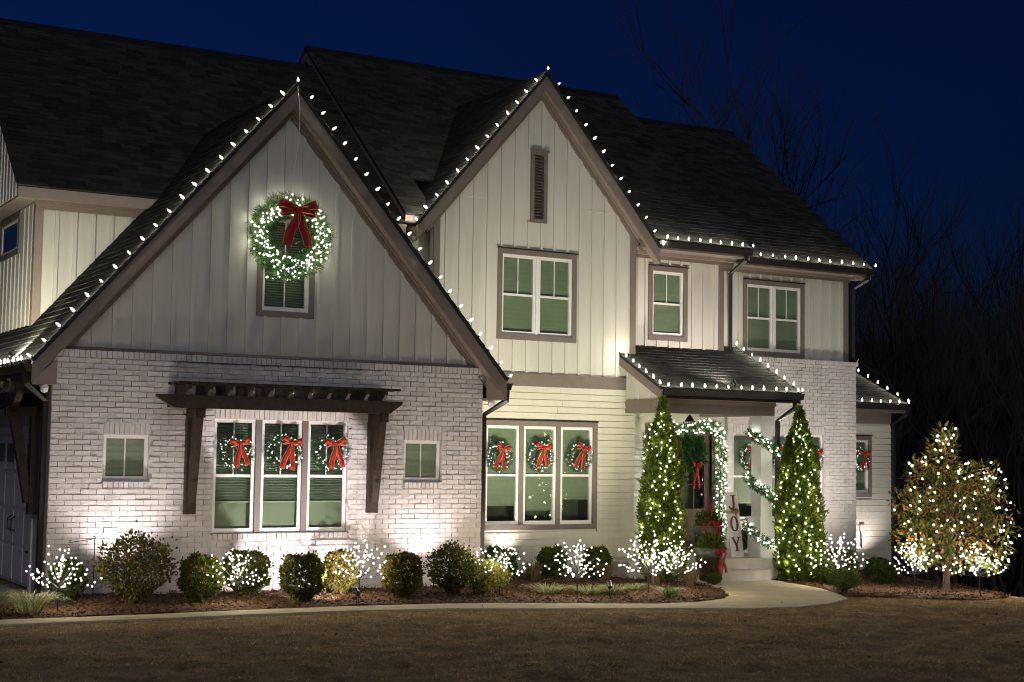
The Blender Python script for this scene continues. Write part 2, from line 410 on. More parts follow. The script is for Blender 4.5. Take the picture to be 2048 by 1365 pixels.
def gable(xa, za, xe, ze, y0, y1, names, ywall, rake=.29, frz=.15, left_back=None, right_back=None, name='gable_roof'):
    """gable roof with its ridge along y, apex (xa,za), half span to xe (left), symmetric"""
    s = (za-ze)/(xa-xe); xr = 2*xa-xe; L = math.hypot(za-ze, xa-xe)
    roof_plane(name, (xe, left_back or y1, ze), (0, -1, 0), (xa-xe, 0, za-ze), (left_back or y1)-y0, L)
    roof_plane(name, (xr, y0, ze), (0, 1, 0), (xa-xr, 0, za-ze), (right_back or y1)-y0, L)
    for sg in (-1, 1):
        X = lambda x: xa+sg*(xa-x) if sg > 0 else x
        t0 = .055
        for nm, m, a, b, d0, d1 in (('rake_board', trim_m, y0+.012, y0+.045, t0, t0+rake), ('soffit', soffit_m, y0+.046, ywall-.03, t0+rake-.03, t0+rake), ('frieze_board', trim_m, ywall-.048, ywall-.002, t0+rake+.001, t0+rake+frz), ('crown_moulding', soffit_m, ywall-.085, ywall-.049, t0+rake+.002, t0+rake+.05)):
            xb = xe if nm in ('rake_board', 'soffit') else xe+.30
            zz = lambda x: za-s*(xa-x)
            poly = [(X(xb), zz(xb)-d1), (X(xa), za-d1), (X(xa), za-d0), (X(xb), zz(xb)-d0)]
            MB().prism(poly, 'y', a, b).build(nm, m, house)
        # drip edge along the rake
        MB().prism([(X(xe-.004), ze-.05), (X(xa), za-.05), (X(xa), za+.012), (X(xe-.004), ze+.012)], 'y', y0-.006, y0+.011).build('drip_edge', gutter_m, house)
    # ridge caps
    mb = MB(); n = int((y1-y0)/.2)
    for i in range(n):
        a = y0+i*.2
        mb.add([(xa-.13, a, za-.13*s+.03), (xa, a, za+.035), (xa+.13, a, za-.13*s+.03), (xa-.13, a+.24, za-.13*s+.018), (xa, a+.24, za+.02), (xa+.13, a+.24, za-.13*s+.018)], [(0,1,4,3),(1,2,5,4)])
    mb.build('ridge_cap', shingle_m, house)
    return s

def window(x0, x1, z0, z1, y, units, trim=0, rail=True, muntin=True, blind='shade', sill=True, rec=.035, label=None, mull=.075, mullm=None):
    """x0..z1 = outer edge of the casing (or of the frame when trim = 0)"""
    root = None
    fx0, fx1, fz0, fz1 = x0+trim, x1-trim, z0+trim, z1-trim
    n = units; fw_ = .055; uw = (fx1-fx0-(n-1)*mull)/n
    fm = MB(); panes = []; mu = []
    for i in range(n):
        a = fx0+i*(uw+mull); b = a+uw
        fm.box(a, a+fw_, y-.012+rec, y+.07, fz0, fz1).box(b-fw_, b, y-.012+rec, y+.07, fz0, fz1)
        fm.box(a+fw_, b-fw_, y-.012+rec, y+.07, fz0, fz0+fw_+.015).box(a+fw_, b-fw_, y-.012+rec, y+.07, fz1-fw_, fz1)
        zm = (fz0+fz1)/2 if rail else None
        if rail: fm.box(a+fw_, b-fw_, y+rec+.004, y+.068, zm-.022, zm+.022)
        if rail: panes += [(a+fw_, b-fw_, fz0+fw_+.015, zm-.022), (a+fw_, b-fw_, zm+.022, fz1-fw_)]
        else: panes.append((a+fw_, b-fw_, fz0+fw_+.015, fz1-fw_))
        if muntin: mu.append(((a+b)/2, (zm+.022) if rail else fz0+fw_+.015, fz1-fw_))
    root = fm.build('window', white_m, house)
    if label: root['label'] = label
    for i in range(n-1):
        a = fx0+i*(uw+mull)+uw; MB().box(a+.001, a+mull-.001, y-.02+rec*.5, y+.07, fz0, fz1).build('mullion', mullm or trim_m, root)
    for (a, b, c, d) in panes: MB().box(a, b, y+rec+.022, y+rec+.028, c, d).build('pane', glass_m, root)
    for (xm, c, d) in mu: MB().box(xm-.010, xm+.010, y+rec+.008, y+rec+.020, c, d).build('muntin', white_m, root)
    if trim:
        MB().box(x0, x1, y-.03, y-.001, z1-trim, z1).build('casing', trim_m, root); MB().box(x0, x1, y-.03, y-.001, z0, z0+trim).build('casing', trim_m, root)
        MB().box(x0, x0+trim, y-.029, y-.001, z0+trim+.001, z1-trim-.001).build('casing', trim_m, root); MB().box(x1-trim, x1, y-.029, y-.001, z0+trim+.001, z1-trim-.001).build('casing', trim_m, root)
        MB().box(x0-.02, x1+.02, y-.045, y-.031, z1+.001, z1+.025).build('drip_cap', gutter_m, root)
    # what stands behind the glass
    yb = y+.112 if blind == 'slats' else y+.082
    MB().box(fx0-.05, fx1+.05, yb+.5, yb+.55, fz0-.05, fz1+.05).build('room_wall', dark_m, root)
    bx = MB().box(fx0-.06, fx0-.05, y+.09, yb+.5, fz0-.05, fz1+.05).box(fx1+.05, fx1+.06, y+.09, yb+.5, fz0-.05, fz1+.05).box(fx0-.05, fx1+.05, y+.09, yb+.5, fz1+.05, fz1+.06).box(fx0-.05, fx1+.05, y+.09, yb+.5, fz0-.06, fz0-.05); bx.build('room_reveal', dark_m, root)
    if blind in ('shade', 'hems'):
        rr_ = random.Random(int(x0*100+z0*10))
        for i in range(n):
            a = fx0+i*(uw+mull)-.01; b = a+uw+.02; zl = fz0+.02 if blind == 'shade' else fz0+(fz1-fz0)*rr_.choice((.20, .26, .15)); mb = MB(); k_ = 0; z = fz1
            vs_ = []
            while z > zl: vs_ += [(a, yb+(.0025 if k_ % 2 else 0), z), (b, yb+(.0025 if k_ % 2 else 0), z)]; z -= .045; k_ += 1
            vs_ += [(a, yb, zl), (b, yb, zl)]
            mb.add(vs_, [(2*j, 2*j+1, 2*j+3, 2*j+2) for j in range(len(vs_)//2-1)]); mb.box(a, b, yb-.006, yb+.012, zl-.02, zl); mb.build('pleated_shade', shade_m, root)
    elif blind == 'half':
        MB().box(fx0, fx1, yb+.02, yb+.024, fz0+(fz1-fz0)*.30, fz1).build('roller_shade', shade_m, root)
    elif blind == 'slats':
        for i in range(n):
            a = fx0+i*(uw+mull)+.02; b = a+uw-.04
            low = fz0+(fz1-fz0)*(.28 if n > 1 else .02); mb = MB(); z = fz1-.03
            while z > low: mb.add([(a, yb-.018, z-.012), (b, yb-.018, z-.012), (b, yb+.018, z+.012), (a, yb+.018, z+.012)], [(0,1,2,3)]); z -= .042
            tag(mb.build('blind_slats', blind_m, root), kind='stuff'); MB().box(a, b, yb-.02, yb+.02, low-.03, low-.005).build('bottom_rail', blind_m, root)
            MB().box(a, b, yb+.05, yb+.054, fz0, fz1).build('roller_shade', shade_m, root)
    return root

# ------------------------------------------------------------------ garage wing (front plane y = 0)
XG = 7.2636; ZC = 3.6342; XA = 3.6318; ZA = 8.0335; XE = -.3518; ZE = 3.4562; SG = (ZA-ZE)/(XA-XE)
TRI = (2.5068, 4.7651, .8892, 2.6612); SW1 = (.7879, 1.4778, 1.6914, 2.382); SW2 = (5.786, 6.474, 1.6914, 2.382)
gw = wall_y('brick_wall', 0, XG, -.25, ZC-.1, 0, .2, [TRI, SW1, SW2], mortar_m)
Z0 = ZC-.115-43*BH
holes = [(h[0]-.005, h[1]+.005, h[2]-.1, h[3]+(.2 if h is TRI else .19)) for h in (TRI, SW1, SW2)]
bricks(gw, 0, XG, Z0, ZC-.115, 0, holes, 1)
for h in (TRI, SW1, SW2):
    soldier(gw, h[0]-.005, h[1]+.005, h[3]+.002, h[3]+.19, 0); soldier(gw, h[0]-.005, h[1]+.005, h[2]-.1, h[2]-.008, 0, proud=.03)
MB().box(-.028, XG+.028, -.028, .18, ZC-.1, ZC-.004).build('brick_ledge', mortar_m, gw)
soldier(gw, -.035, XG+.035, ZC-.112, ZC, -.03, wd=.0812, proud=.012)
MB().prism([(-.03, ZC-.003), (-.045, ZC+.004), (.0, ZC+.05), (.02, ZC+.05), (.02, ZC-.003)], 'x', .05, XG-.05).build('ledge_flashing', trim_m, house)
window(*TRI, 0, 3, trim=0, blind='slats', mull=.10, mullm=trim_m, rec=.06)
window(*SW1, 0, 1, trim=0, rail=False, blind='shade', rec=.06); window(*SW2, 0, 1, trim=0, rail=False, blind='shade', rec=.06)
MB().box(TRI[0]-.03, TRI[1]+.03, -.035, .04, TRI[2]-.028, TRI[2]-.001).build('window_sill', trim_m, house)
gt = lambda x: (ZA-.36 - SG*abs(x-XA))
G1W = (3.14, 4.12, 4.31, 5.98)
gg = wall_y('gable_wall', .15, XG-.15, ZC-.02, gt, .03, .15, [(G1W[0]+.09, G1W[1]-.09, G1W[2]+.09, G1W[3]-.09)], board_m, [XA])
battens(gg, .2, XG-.15, ZC+.045, lambda x: gt(x), .03, .30, [G1W], ph=.06)
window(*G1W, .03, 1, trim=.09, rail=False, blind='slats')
gable(XA, ZA, XE, ZE, -.2412, 3.6, None, .03, left_back=8.0, right_back=3.3)
# boxed eave returns and the side eaves
for sg, xw in ((-1, 0.0), (1, XG)):
    xo = XE if sg < 0 else 2*XA-XE
    a, b = sorted((xo+sg*-.02, xw+sg*-.02)); yb = 8.0 if sg < 0 else 2.38
    MB().box(a, b, -.19, yb, ZE-.36, ZE-.335).build('soffit', soffit_m, house)
    c, d = sorted((xo, xo-sg*.025)); MB().box(c+sg*-.002, d+sg*-.002, -.225, yb, ZE-.34, ZE-.065).build('fascia', trim_m, house)
    e, f_ = sorted((xo+sg*.003, xo+sg*.115))
    gp = [(xo+sg*.003, ZE-.19), (xo+sg*.075, ZE-.19), (xo+sg*.115, ZE-.07), (xo+sg*.003, ZE-.07)]
    MB().prism(gp, 'y', -.235, yb).build('gutter', gutter_m, house)
for sg, xw in ((-1, .02), (1, XG-.02)):
    xo = XE if sg < 0 else 2*XA-XE
    MB().prism([(xo-sg*.03, ZE-.335), (xw, ZE-.335), (xw, ZE+.02), (xo-sg*.03, ZE-.30)], 'y', -.188, -.165).build('eave_return', soffit_m, house)
def downspout(pts, r=.052): return MB().tube(pts, r, 4).build('downspout', gutter_m, house)
xo = 2*XA-XE
downspout([(xo+.06, -.12, ZE-.19), (xo+.06, -.12, ZE-.36), (XG+.09, .12, ZE-.62), (XG+.09, .12, .12), (XG+.12, -.05, -.02)])
downspout([(XE-.06, -.1, ZE-.18), (XE-.06, -.1, ZE-.35), (-.08, .06, ZE-.6), (-.08, .06, .2), (-.12, -.08, .02), (-.25, -.25, .0)])
# left side of the garage: wall, door, jamb
MB().box(.0, .15, .201, .95, -.2, ZE-.37).box(.0, .15, .95, 8, 2.42, ZE-.37).box(.0, .15, 3.95, 8, -.2, 2.42).build('side_wall', board_m, house)
MB().box(-.03, -.001, .86, .98, 0, 2.5).box(-.03, -.001, .981, 3.95, 2.4, 2.5).build('garage_door_trim', white_m, house)
gd = MB().box(.07, .11, .99, 3.93, .02, 2.40).build('garage_door', white_m, house); gd['label'] = 'white carriage style side garage door'
for k in range(4):
    for j in range(4):
        ya = 1.04+j*.72; za = .07+k*.58
        if k < 3: MB().box(.055, .0695, ya, ya+.66, za, za+.52).build('door_panel', white_m, gd)
        else:
            MB().box(.055, .0695, ya, ya+.66, za, za+.52).build('door_panel', white_m, gd)
            for q in range(3): MB().box(.045, .0545, ya+.08+q*.18, ya+.22+q*.18, za+.12, za+.42).build('pane', dark_m, gd)
for yy, zz in ((2.35, .95), (2.62, .95)): MB().tube([(.06, yy, zz-.12), (.0, yy, zz-.08), (.0, yy, zz+.08), (.06, yy, zz+.12)], .014, 5).build('handle', black_m, gd)
for zz in (.55, 1.9): MB().box(.035, .054, 1.1, 1.5, zz, zz+.03).build('strap_hinge', black_m, gd)
# soffit flood lamps (unlit)
for (xx, yy) in ((-.14, -.02), (XG+.12, .02)):
    b = MB().lathe([(.03, 0), (.055, .02), (.06, .09), (.035, .12), (.02, .14)], 10).build('flood_head', white_m, house); b.location = (xx, yy-.08, ZE-.47); b.rotation_euler = (radians(30), 0, 0)
    MB().box(xx-.04, xx+.04, yy-.06, yy+.04, ZE-.385, ZE-.361).build('flood_mount', white_m, house)

# ------------------------------------------------------------------ window pergolas
def pergola(T, ext, sp):
    """T maps local (along, out, z) to world; ext = (a0, a1) bracket positions"""
    def pr(mb, poly_oz, a0, a1, *k):      # outline in (out,z), extruded along
        n = len(poly_oz); vs = [T(a0, o, z) for o, z in poly_oz]+[T(a1, o, z) for o, z in poly_oz]
        return mb.add(vs, [tuple(range(n)), tuple(range(2*n-1, n-1, -1))]+[(i, i+n, (i+1) % n+n, (i+1) % n) for i in range(n)])
    def pa(mb, poly_az, o0, o1):          # outline in (along,z), extruded outwards
        n = len(poly_az); vs = [T(a, o0, z) for a, z in poly_az]+[T(a, o1, z) for a, z in poly_az]
        return mb.add(vs, [tuple(range(n)), tuple(range(2*n-1, n-1, -1))]+[(i, i+n, (i+1) % n+n, (i+1) % n) for i in range(n)])
    a0, a1 = ext; t = .62; zb = 2.80
    root = pa(MB(), [(a0-.34, zb), (a1+.18, zb), (a1+.40, zb+.16), (a1+.40, zb+.20), (a0-.60, zb+.20), (a0-.60, zb+.16)], .40, .50).build('window_pergola', wood_m, house)
    root['label'] = 'dark stained timber pergola on brackets'
    pa(MB(), [(a0-.3, zb+.02), (a1+.25, zb+.02), (a1+.25, zb+.2), (a0-.3, zb+.2)], .01, .09).build('ledger', wood_m, root)
    for a in (a0, a1):
        pr(MB(), [(.005, 1.19), (.13, 1.19), (.13, 2.66), (.005, 2.66)], a, a+.17).build('wall_post', wood_m, root)
        pr(MB(), [(.005, 2.661), (.48, 2.661), (.48, 2.798), (.005, 2.798)], a+.01, a+.16).build('bracket_arm', wood_m, root)
        pr(MB(), [(.131, 1.36), (.19, 1.36), (.44, 2.66), (.27, 2.66), (.131, 1.66)], a+.025, a+.145).build('brace', wood_m, root)
        pr(MB(), [(.481, 2.665), (.505, 2.665), (.505, 2.79), (.481, 2.79)], a+.03, a+.14).build('peg', wood_m, root)
        pr(MB(), [(.25, 1.69), (.268, 1.69), (.268, 1.73), (.25, 1.73)], a+.065, a+.105).build('bolt', black_m, root)
    n = int((a1-a0+.5)/sp)+1
    for i in range(n):
        a = a0-.18+i*sp
        pr(MB(), [(.01, zb+.202), (.56, zb+.202), (.66, zb+.29), (.66, zb+.36), (.01, zb+.36)], a, a+.055).build('rafter', wood_m, root)
    for o in (.04, .28, .52): pa(MB(), [(a0-.30, zb+.362), (a1+.32, zb+.362), (a1+.32, zb+.40), (a0-.30, zb+.40)], o, o+.06).build('purlin', wood_m, root)
pergola(lambda a, o, z: (a, -o, z), (2.03, 5.10), .325)
pergola(lambda a, o, z: (-o, a, z-.02), (.62, 4.1), .34)

# ------------------------------------------------------------------ set back wing behind the garage
YW = 2.60; XW = .27; YWE = 2.25; ZWE = 6.40; SW = .84; YWR = 6.91; ZWR = ZWE+SW*(YWR-YWE)
ww = wall_y('wing_wall', XW, 7.2, 3.5, 6.20, YW, .15, [], board_m)
battens(ww, XW+.14, 3.0, 3.9, 6.08, YW, .30, [], ph=.16)
MB().box(XW-.002, XW+.10, YW-.03, YW-.001, 3.6, 6.08).build('corner_board', soffit_m, ww)
MB().box(XW-.03, 7.1, YW-.035, YW-.001, 6.08, 6.22).build('frieze_board', soffit_m, ww); MB().box(XW-.05, 7.1, YW-.09, YW-.036, 6.15, 6.22).build('crown_moulding', soffit_m, ww)
MB().box(-.08, 6.8, YWE+.03, YW+.1, 6.221, 6.24).build('soffit', soffit_m, house); MB().box(-.11, 6.85, YWE+.005, YWE+.029, 6.20, 6.375).build('fascia', soffit_m, house)
sw = MB().box(XW, XW+.15, YW+.151, 10, 3.4, 6.22).build('wing_side_wall', board_m, house)
y = YW+.22
while y < 9:
    for p, q in intervals(3.6, 6.20, [(5.46, 6.17)] if 3.70 < y < 5.3 else []): MB().box(XW-.02, XW-.001, y, y+.055, p, q).build('batten', board_m, sw)
    y += .30
MB().box(XW-.03, XW-.001, YW-.03, YW+.12, 3.6, 6.2).build('corner_board', soffit_m, sw)
sww = MB().box(XW-.028, XW-.001, 3.76, 5.26, 6.08, 6.16).box(XW-.028, XW-.001, 3.76, 5.26, 5.46, 5.55).box(XW-.027, XW-.001, 3.76, 3.85, 5.551, 6.079).box(XW-.027, XW-.001, 5.17, 5.26, 5.551, 6.079).build('window', trim_m, house)
MB().box(XW-.02, XW-.002, 3.851, 3.91, 5.551, 6.079).box(XW-.02, XW-.002, 5.11, 5.169, 5.551, 6.079).box(XW-.02, XW-.002, 3.911, 5.109, 5.551, 5.59).box(XW-.02, XW-.002, 3.911, 5.109, 6.04, 6.079).build('frame', white_m, sww)
MB().box(XW-.008, XW-.003, 3.911, 5.109, 5.591, 6.039).build('pane', mat('dark_glass', (.01, .014, .012), .06, spec=.6), sww)
ugw = MB().prism([(YWE+.04, 6.25), (YWR*2-YWE-.04, 6.25), (YWR, ZWR-.06)], 'x', -.09, .06).build('overhanging_gable_wall', board_m, house)
y = YWE+.25
while y < 11:
    zt = ZWE-.07+SW*((y-YWE) if y < YWR else (2*YWR-YWE-y-.06))
    if zt > 6.3: MB().prism([(y, 6.255), (y+.05, 6.255), (y+.05, zt), (y, zt)], 'x', -.108, -.091).build('batten', board_m, ugw)
    y += .24
MB().box(-.085, XW-.001, YWE+.03, 10.2, 6.223, 6.249).build('soffit', trim_m, house)
LW = math.hypot(YWR-YWE, ZWR-ZWE)
roof_plane('wing_roof', (-.125, YWE, ZWE), (1, 0, 0), (0, 1, SW), 7.3, LW)
roof_plane('wing_roof', (7.1, 2*YWR-YWE, ZWE), (-1, 0, 0), (0, -1, SW), 7.3, LW)
MB().add([(-.12, YWR-.16, ZWR-.12), (-.12, YWR, ZWR+.05), (-.12, YWR+.16, ZWR-.12), (7.0, YWR-.16, ZWR-.12), (7.0, YWR, ZWR+.05), (7.0, YWR+.16, ZWR-.12)], [(0,3,4,1),(1,4,5,2),(0,1,2),(3,5,4)]).build('ridge_cap', gutter_m, house)

# ------------------------------------------------------------------ middle gable block (front plane y = 2.404)
Y1 = 2.404; X1a, X1b = 7.4986, 12.118; XB = (X1a+X1b)/2; ZB = 9.6286; ZBE = 6.4222; XBE = X1a-.4574; SB = (ZB-ZBE)/(XB-XBE)
bt = lambda x: ZB-.36-SB*abs(x-XB)
UW = (8.8924, 10.6957, 4.3686, 6.1204); VT = (9.60, 9.985, 6.68, 8.10)
ug = wall_y('gable_wall', X1a, X1b, 3.50, bt, Y1, .15, [(UW[0]+.1, UW[1]-.1, UW[2]+.1, UW[3]-.1), (VT[0]+.06, VT[1]-.06, VT[2]+.06, VT[3]-.06)], board_m, [XB])
battens(ug, X1a+.14, X1b-.13, 3.73, bt, Y1, .30, [UW, VT], ph=.1)
for a, b in ((X1a, X1a+.13), (X1b-.13, X1b)): MB().prism([(a, 3.73), (b, 3.73), (b, bt(b)), (a, bt(a))], 'y', Y1-.028, Y1-.001).build('corner_board', trim_m, ug)
MB().box(7.3, X1b+.02, Y1-.034, Y1-.001, 3.4872, 3.7245).build('skirt_board', trim_m, ug)
MB().box(7.3, X1b+.03, Y1-.06, Y1-.035, 3.70, 3.7245).build('drip_cap', trim_m, ug)
for (xa_, xb_, zz) in ((7.95, 8.75, 7.05), (10.85, 11.5, 7.02)): MB().box(xa_, xb_, Y1-.006, Y1-.0005, zz, zz+.012).build('panel_joint', white_m, ug)
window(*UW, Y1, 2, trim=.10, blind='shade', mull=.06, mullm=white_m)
vt = MB().box(VT[0], VT[1], Y1-.03, Y1-.001, VT[3]-.075, VT[3]).box(VT[0], VT[1], Y1-.03, Y1-.001, VT[2], VT[2]+.075).box(VT[0], VT[0]+.085, Y1-.03, Y1-.001, VT[2]+.076, VT[3]-.076).box(VT[1]-.085, VT[1], Y1-.03, Y1-.001, VT[2]+.076, VT[3]-.076).build('louvre_vent', trim_m, house)
MB().box(VT[0]+.085, VT[1]-.085, Y1+.07, Y1+.09, VT[2]+.07, VT[3]-.07).build('backing', black_m, vt)
z = VT[2]+.085
while z < VT[3]-.12:
    MB().prism([(Y1-.012, z), (Y1-.002, z-.004), (Y1+.05, z+.05), (Y1+.04, z+.056)], 'x', VT[0]+.086, VT[1]-.086).build('slat', trim_m, vt); z += .06
MB().box(VT[0]-.03, VT[1]+.03, Y1-.05, Y1-.031, VT[3]-.01, VT[3]+.03).build('drip_cap', trim_m, vt)
gable(XB, ZB, XBE, ZBE, 2.163, 6.2, None, Y1, name='gable_roof')
MT = (8.60, 11.2234, .7243, 2.8149)
lw = wall_y('lap_wall', 6.4, X1b, -.45, 3.49, Y1, .15, [(MT[0]+.1, MT[1]-.1, MT[2]+.1, MT[3]-.1)], siding_m)
lap(lw, 7.0, X1b-.001, -.10, 3.486, Y1-.001, .128, [MT], 3)
MB().box(7.0, X1b-.01, Y1-.012, Y1-.001, -.4, -.105).build('foundation', conc2_m, lw)
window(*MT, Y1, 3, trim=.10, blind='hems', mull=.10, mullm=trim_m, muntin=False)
MB().box(X1b-.15, X1b-.0005, Y1+.151, 3.7, -.4, 6.3).build('return_wall', siding_m, house)

# ------------------------------------------------------------------ main block behind it (y = 2.855) and the right block (y = 3.6)
Y2 = 2.8554; X2b = 14.7278; Y3 = 3.6; X3b = 18.9695
PW = (12.7606, 13.7643, 4.5704, 6.1204)
w2 = wall_y('main_wall', 6.95, X2b, 3.2, 6.36, Y2, .15, [(PW[0]+.1, PW[1]-.1, PW[2]+.1, PW[3]-.1)], board_m)
battens(w2, 12.15, X2b-.14, 4.35, 6.26, Y2, .30, [PW], ph=.22); battens(w2, 7.0, 7.5, 4.2, 6.2, Y2, .25, [], ph=.06)
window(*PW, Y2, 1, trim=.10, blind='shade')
MB().box(X2b-.13, X2b+.002, Y2-.028, Y2-.001, 4.3, 6.26).build('corner_board', trim_m, w2); MB().box(X2b-.15, X2b, Y2+.001, 3.75, 3.2, 6.36).build('return_wall', board_m, house)
for (a, b) in ((12.15, 14.98), (6.84, 7.45)):
    MB().box(a, b, Y2-.036, Y2-.001, 6.262, 6.40).build('frieze_board', trim_m, house); MB().box(a, b, 2.30, Y2-.001, 6.401, 6.42).build('soffit', soffit_m, house)
    MB().box(a, b, Y2-.12, Y2-.037, 6.33, 6.40).build('crown_moulding', soffit_m, house); MB().box(a, b, 2.275, 2.299, 6.39, 6.555).build('fascia', trim_m, house)
MB().prism([(2.274, 6.42), (2.20, 6.42), (2.16, 6.545), (2.274, 6.545)], 'x', 12.55, 14.99).build('gutter', gutter_m, house)
YME, ZME, SM, YMR = 2.25, 6.59, .84, 7.32; ZMR = ZME+SM*(YMR-YME); k_ = sqrt(1+SM*SM)
roof_plane('main_roof', (6.84, YME, ZME), (1, 0, 0), (0, 1, SM), .62, k_*(YMR-YME))
roof_plane('main_roof', (7.46, 3.3, ZME+SM*1.05), (1, 0, 0), (0, 1, SM), 4.75, k_*(YMR-3.3))
roof_plane('main_roof', (12.20, YME, ZME), (1, 0, 0), (0, 1, SM), 2.78, k_*(YMR-YME))
roof_plane('main_roof', (14.98, 2*YMR-YME, ZME), (-1, 0, 0), (0, -1, SM), 8.14, k_*(YMR-YME))
MB().add([(6.84, YMR-.16, ZMR-.12), (6.84, YMR, ZMR+.05), (6.84, YMR+.16, ZMR-.12), (14.98, YMR-.16, ZMR-.12), (14.98, YMR, ZMR+.05), (14.98, YMR+.16, ZMR-.12)], [(0,3,4,1),(1,4,5,2),(0,1,2),(3,5,4)]).build('ridge_cap', gutter_m, house)
for xx in (7.10, 14.6): MB().prism([(2.86, 6.3), (2*YMR-2.86, 6.3), (2*YMR-2.86, 6.95), (YMR, ZMR-.1), (2.86, 6.98)], 'x', xx, xx+.125).build('gable_end_wall', board_m, house)
for xx in (6.845, 14.95):
    for sg in (1, -1): MB().prism([(YMR-sg*(YMR-YME-.02), ZME-.04), (YMR, ZMR-.05), (YMR, ZMR-.27), (YMR-sg*(YMR-YME-.02), ZME-.26)], 'x', xx, xx+.025).build('rake_board', soffit_m, house)
downspout([(14.83, 2.22, 6.43), (14.83, 2.22, 6.33), (14.83, 2.74, 6.08), (14.83, 2.74, 4.5), (14.83, 2.70, 4.42)])
QW = (15.8686, 17.6384, 4.4369, 6.1204)
w3 = wall_y('right_wall', X2b, X3b, 4.2, 6.36, Y3, .15, [(QW[0]+.1, QW[1]-.1, QW[2]+.1, QW[3]-.1)], board_m)
battens(w3, X2b+.02, X3b-.14, 4.45, 6.26, Y3, .30, [QW], ph=.08)
MB().box(X3b-.13, X3b+.002, Y3-.028, Y3-.001, 4.4, 6.26).build('corner_board', trim_m, w3); MB().box(X3b-.15, X3b, Y3+.151, 12.5, -.6, 6.36).build('end_wall', board_m, house)
y = Y3+.3
while y < 7: MB().box(X3b+.001, X3b+.02, y, y+.058, 4.45, 6.3).build('batten', board_m, w3); y += .3
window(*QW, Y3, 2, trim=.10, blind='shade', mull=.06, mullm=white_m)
MB().box(14.9, X3b+.05, Y3-.036, Y3-.001, 6.262, 6.38).build('frieze_board', trim_m, house); MB().box(14.9, 19.2, 3.14, Y3-.001, 6.381, 6.40).build('soffit', soffit_m, house)
MB().box(14.9, X3b+.05, Y3-.09, Y3-.037, 6.33, 6.38).build('crown_moulding', soffit_m, house); MB().box(15.05, 19.22, 3.115, 3.139, 6.37, 6.53).build('fascia', trim_m, house)
MB().prism([(3.114, 6.40), (3.04, 6.40), (3.0, 6.53), (3.114, 6.53)], 'x', 15.09, 19.30).build('gutter', gutter_m, house)
LP = math.hypot(5.12, 4.1)
roof_plane('right_roof', (14.9, 3.1, 6.55), (1, 0, 0), (0, 5.12, 4.1), 4.36, LP)
roof_plane('right_roof', (19.26, 13.34, 6.55), (-1, 0, 0), (0, -5.12, 4.1), 4.36, LP)
MB().add([(14.9, 8.05, 10.53), (14.9, 8.22, 10.685), (14.9, 8.39, 10.53), (19.26, 8.05, 10.53), (19.26, 8.22, 10.685), (19.26, 8.39, 10.53)], [(0,3,4,1),(1,4,5,2),(0,1,2),(3,5,4)]).build('ridge_cap', gutter_m, house)
MB().prism([(3.6, 6.3), (12.8, 6.3), (12.8, 6.5), (8.22, 10.5), (3.6, 6.8)], 'x', X3b-.13, X3b-.001).build('gable_end_wall', board_m, house)
for pts in ([(3.12, 6.50), (8.22, 10.58), (8.22, 10.38), (3.12, 6.30)], [(13.3, 6.50), (8.22, 10.58), (8.22, 10.38), (13.3, 6.30)]): MB().prism(pts, 'x', 19.225, 19.25).build('rake_board', soffit_m, house)
MB().prism([(3.14, 6.31), (3.6, 6.31), (3.6, 6.68), (3.14, 6.36)], 'x', 18.98, 19.224).build('eave_return', soffit_m, house)
downspout([(19.1, 3.06, 6.40), (19.1, 3.06, 6.30), (19.06, 3.52, 6.10), (19.06, 3.52, 4.52), (19.12, 3.42, 4.44)])
# lower brick front of the right block
RT = (15.5343, 18.1527, .80, 2.70); X3l = 15.366; ZR = 4.40; XRb = 19.1537
rb = wall_y('brick_wall', X3l, XRb-.02, -.6, ZR-.1, Y3-.09, .2, [RT], mortar_m); Y3b = Y3-.09
zr0 = ZR-.10-58*BH
bricks(rb, X3l, XRb-.02, zr0, ZR-.10, Y3b, [(RT[0]-.005, RT[1]+.005, RT[2]-.1, RT[3]+.2)], 5)
soldier(rb, RT[0], RT[1], RT[3]+.002, RT[3]+.19, Y3b); soldier(rb, RT[0], RT[1], RT[2]-.1, RT[2]-.008, Y3b, proud=.03)
MB().box(X3l-.6, XRb, Y3b-.03, Y3+.1, ZR-.098, ZR-.01).build('brick_ledge', mortar_m, rb); soldier(rb, X3l-.6, XRb+.01, ZR-.10, ZR, Y3b-.03, wd=.0812, proud=.012)
MB().box(XRb-.219, XRb-.021, Y3b+.201, 8.0, -.8, ZR-.1).build('side_return', mortar_m, rb)
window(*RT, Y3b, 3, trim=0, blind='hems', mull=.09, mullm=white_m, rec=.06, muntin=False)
MB().box(RT[0]-.03, RT[1]+.03, Y3b-.035, Y3b+.04, RT[2]-.028, RT[2]-.001).build('window_sill', trim_m, house)
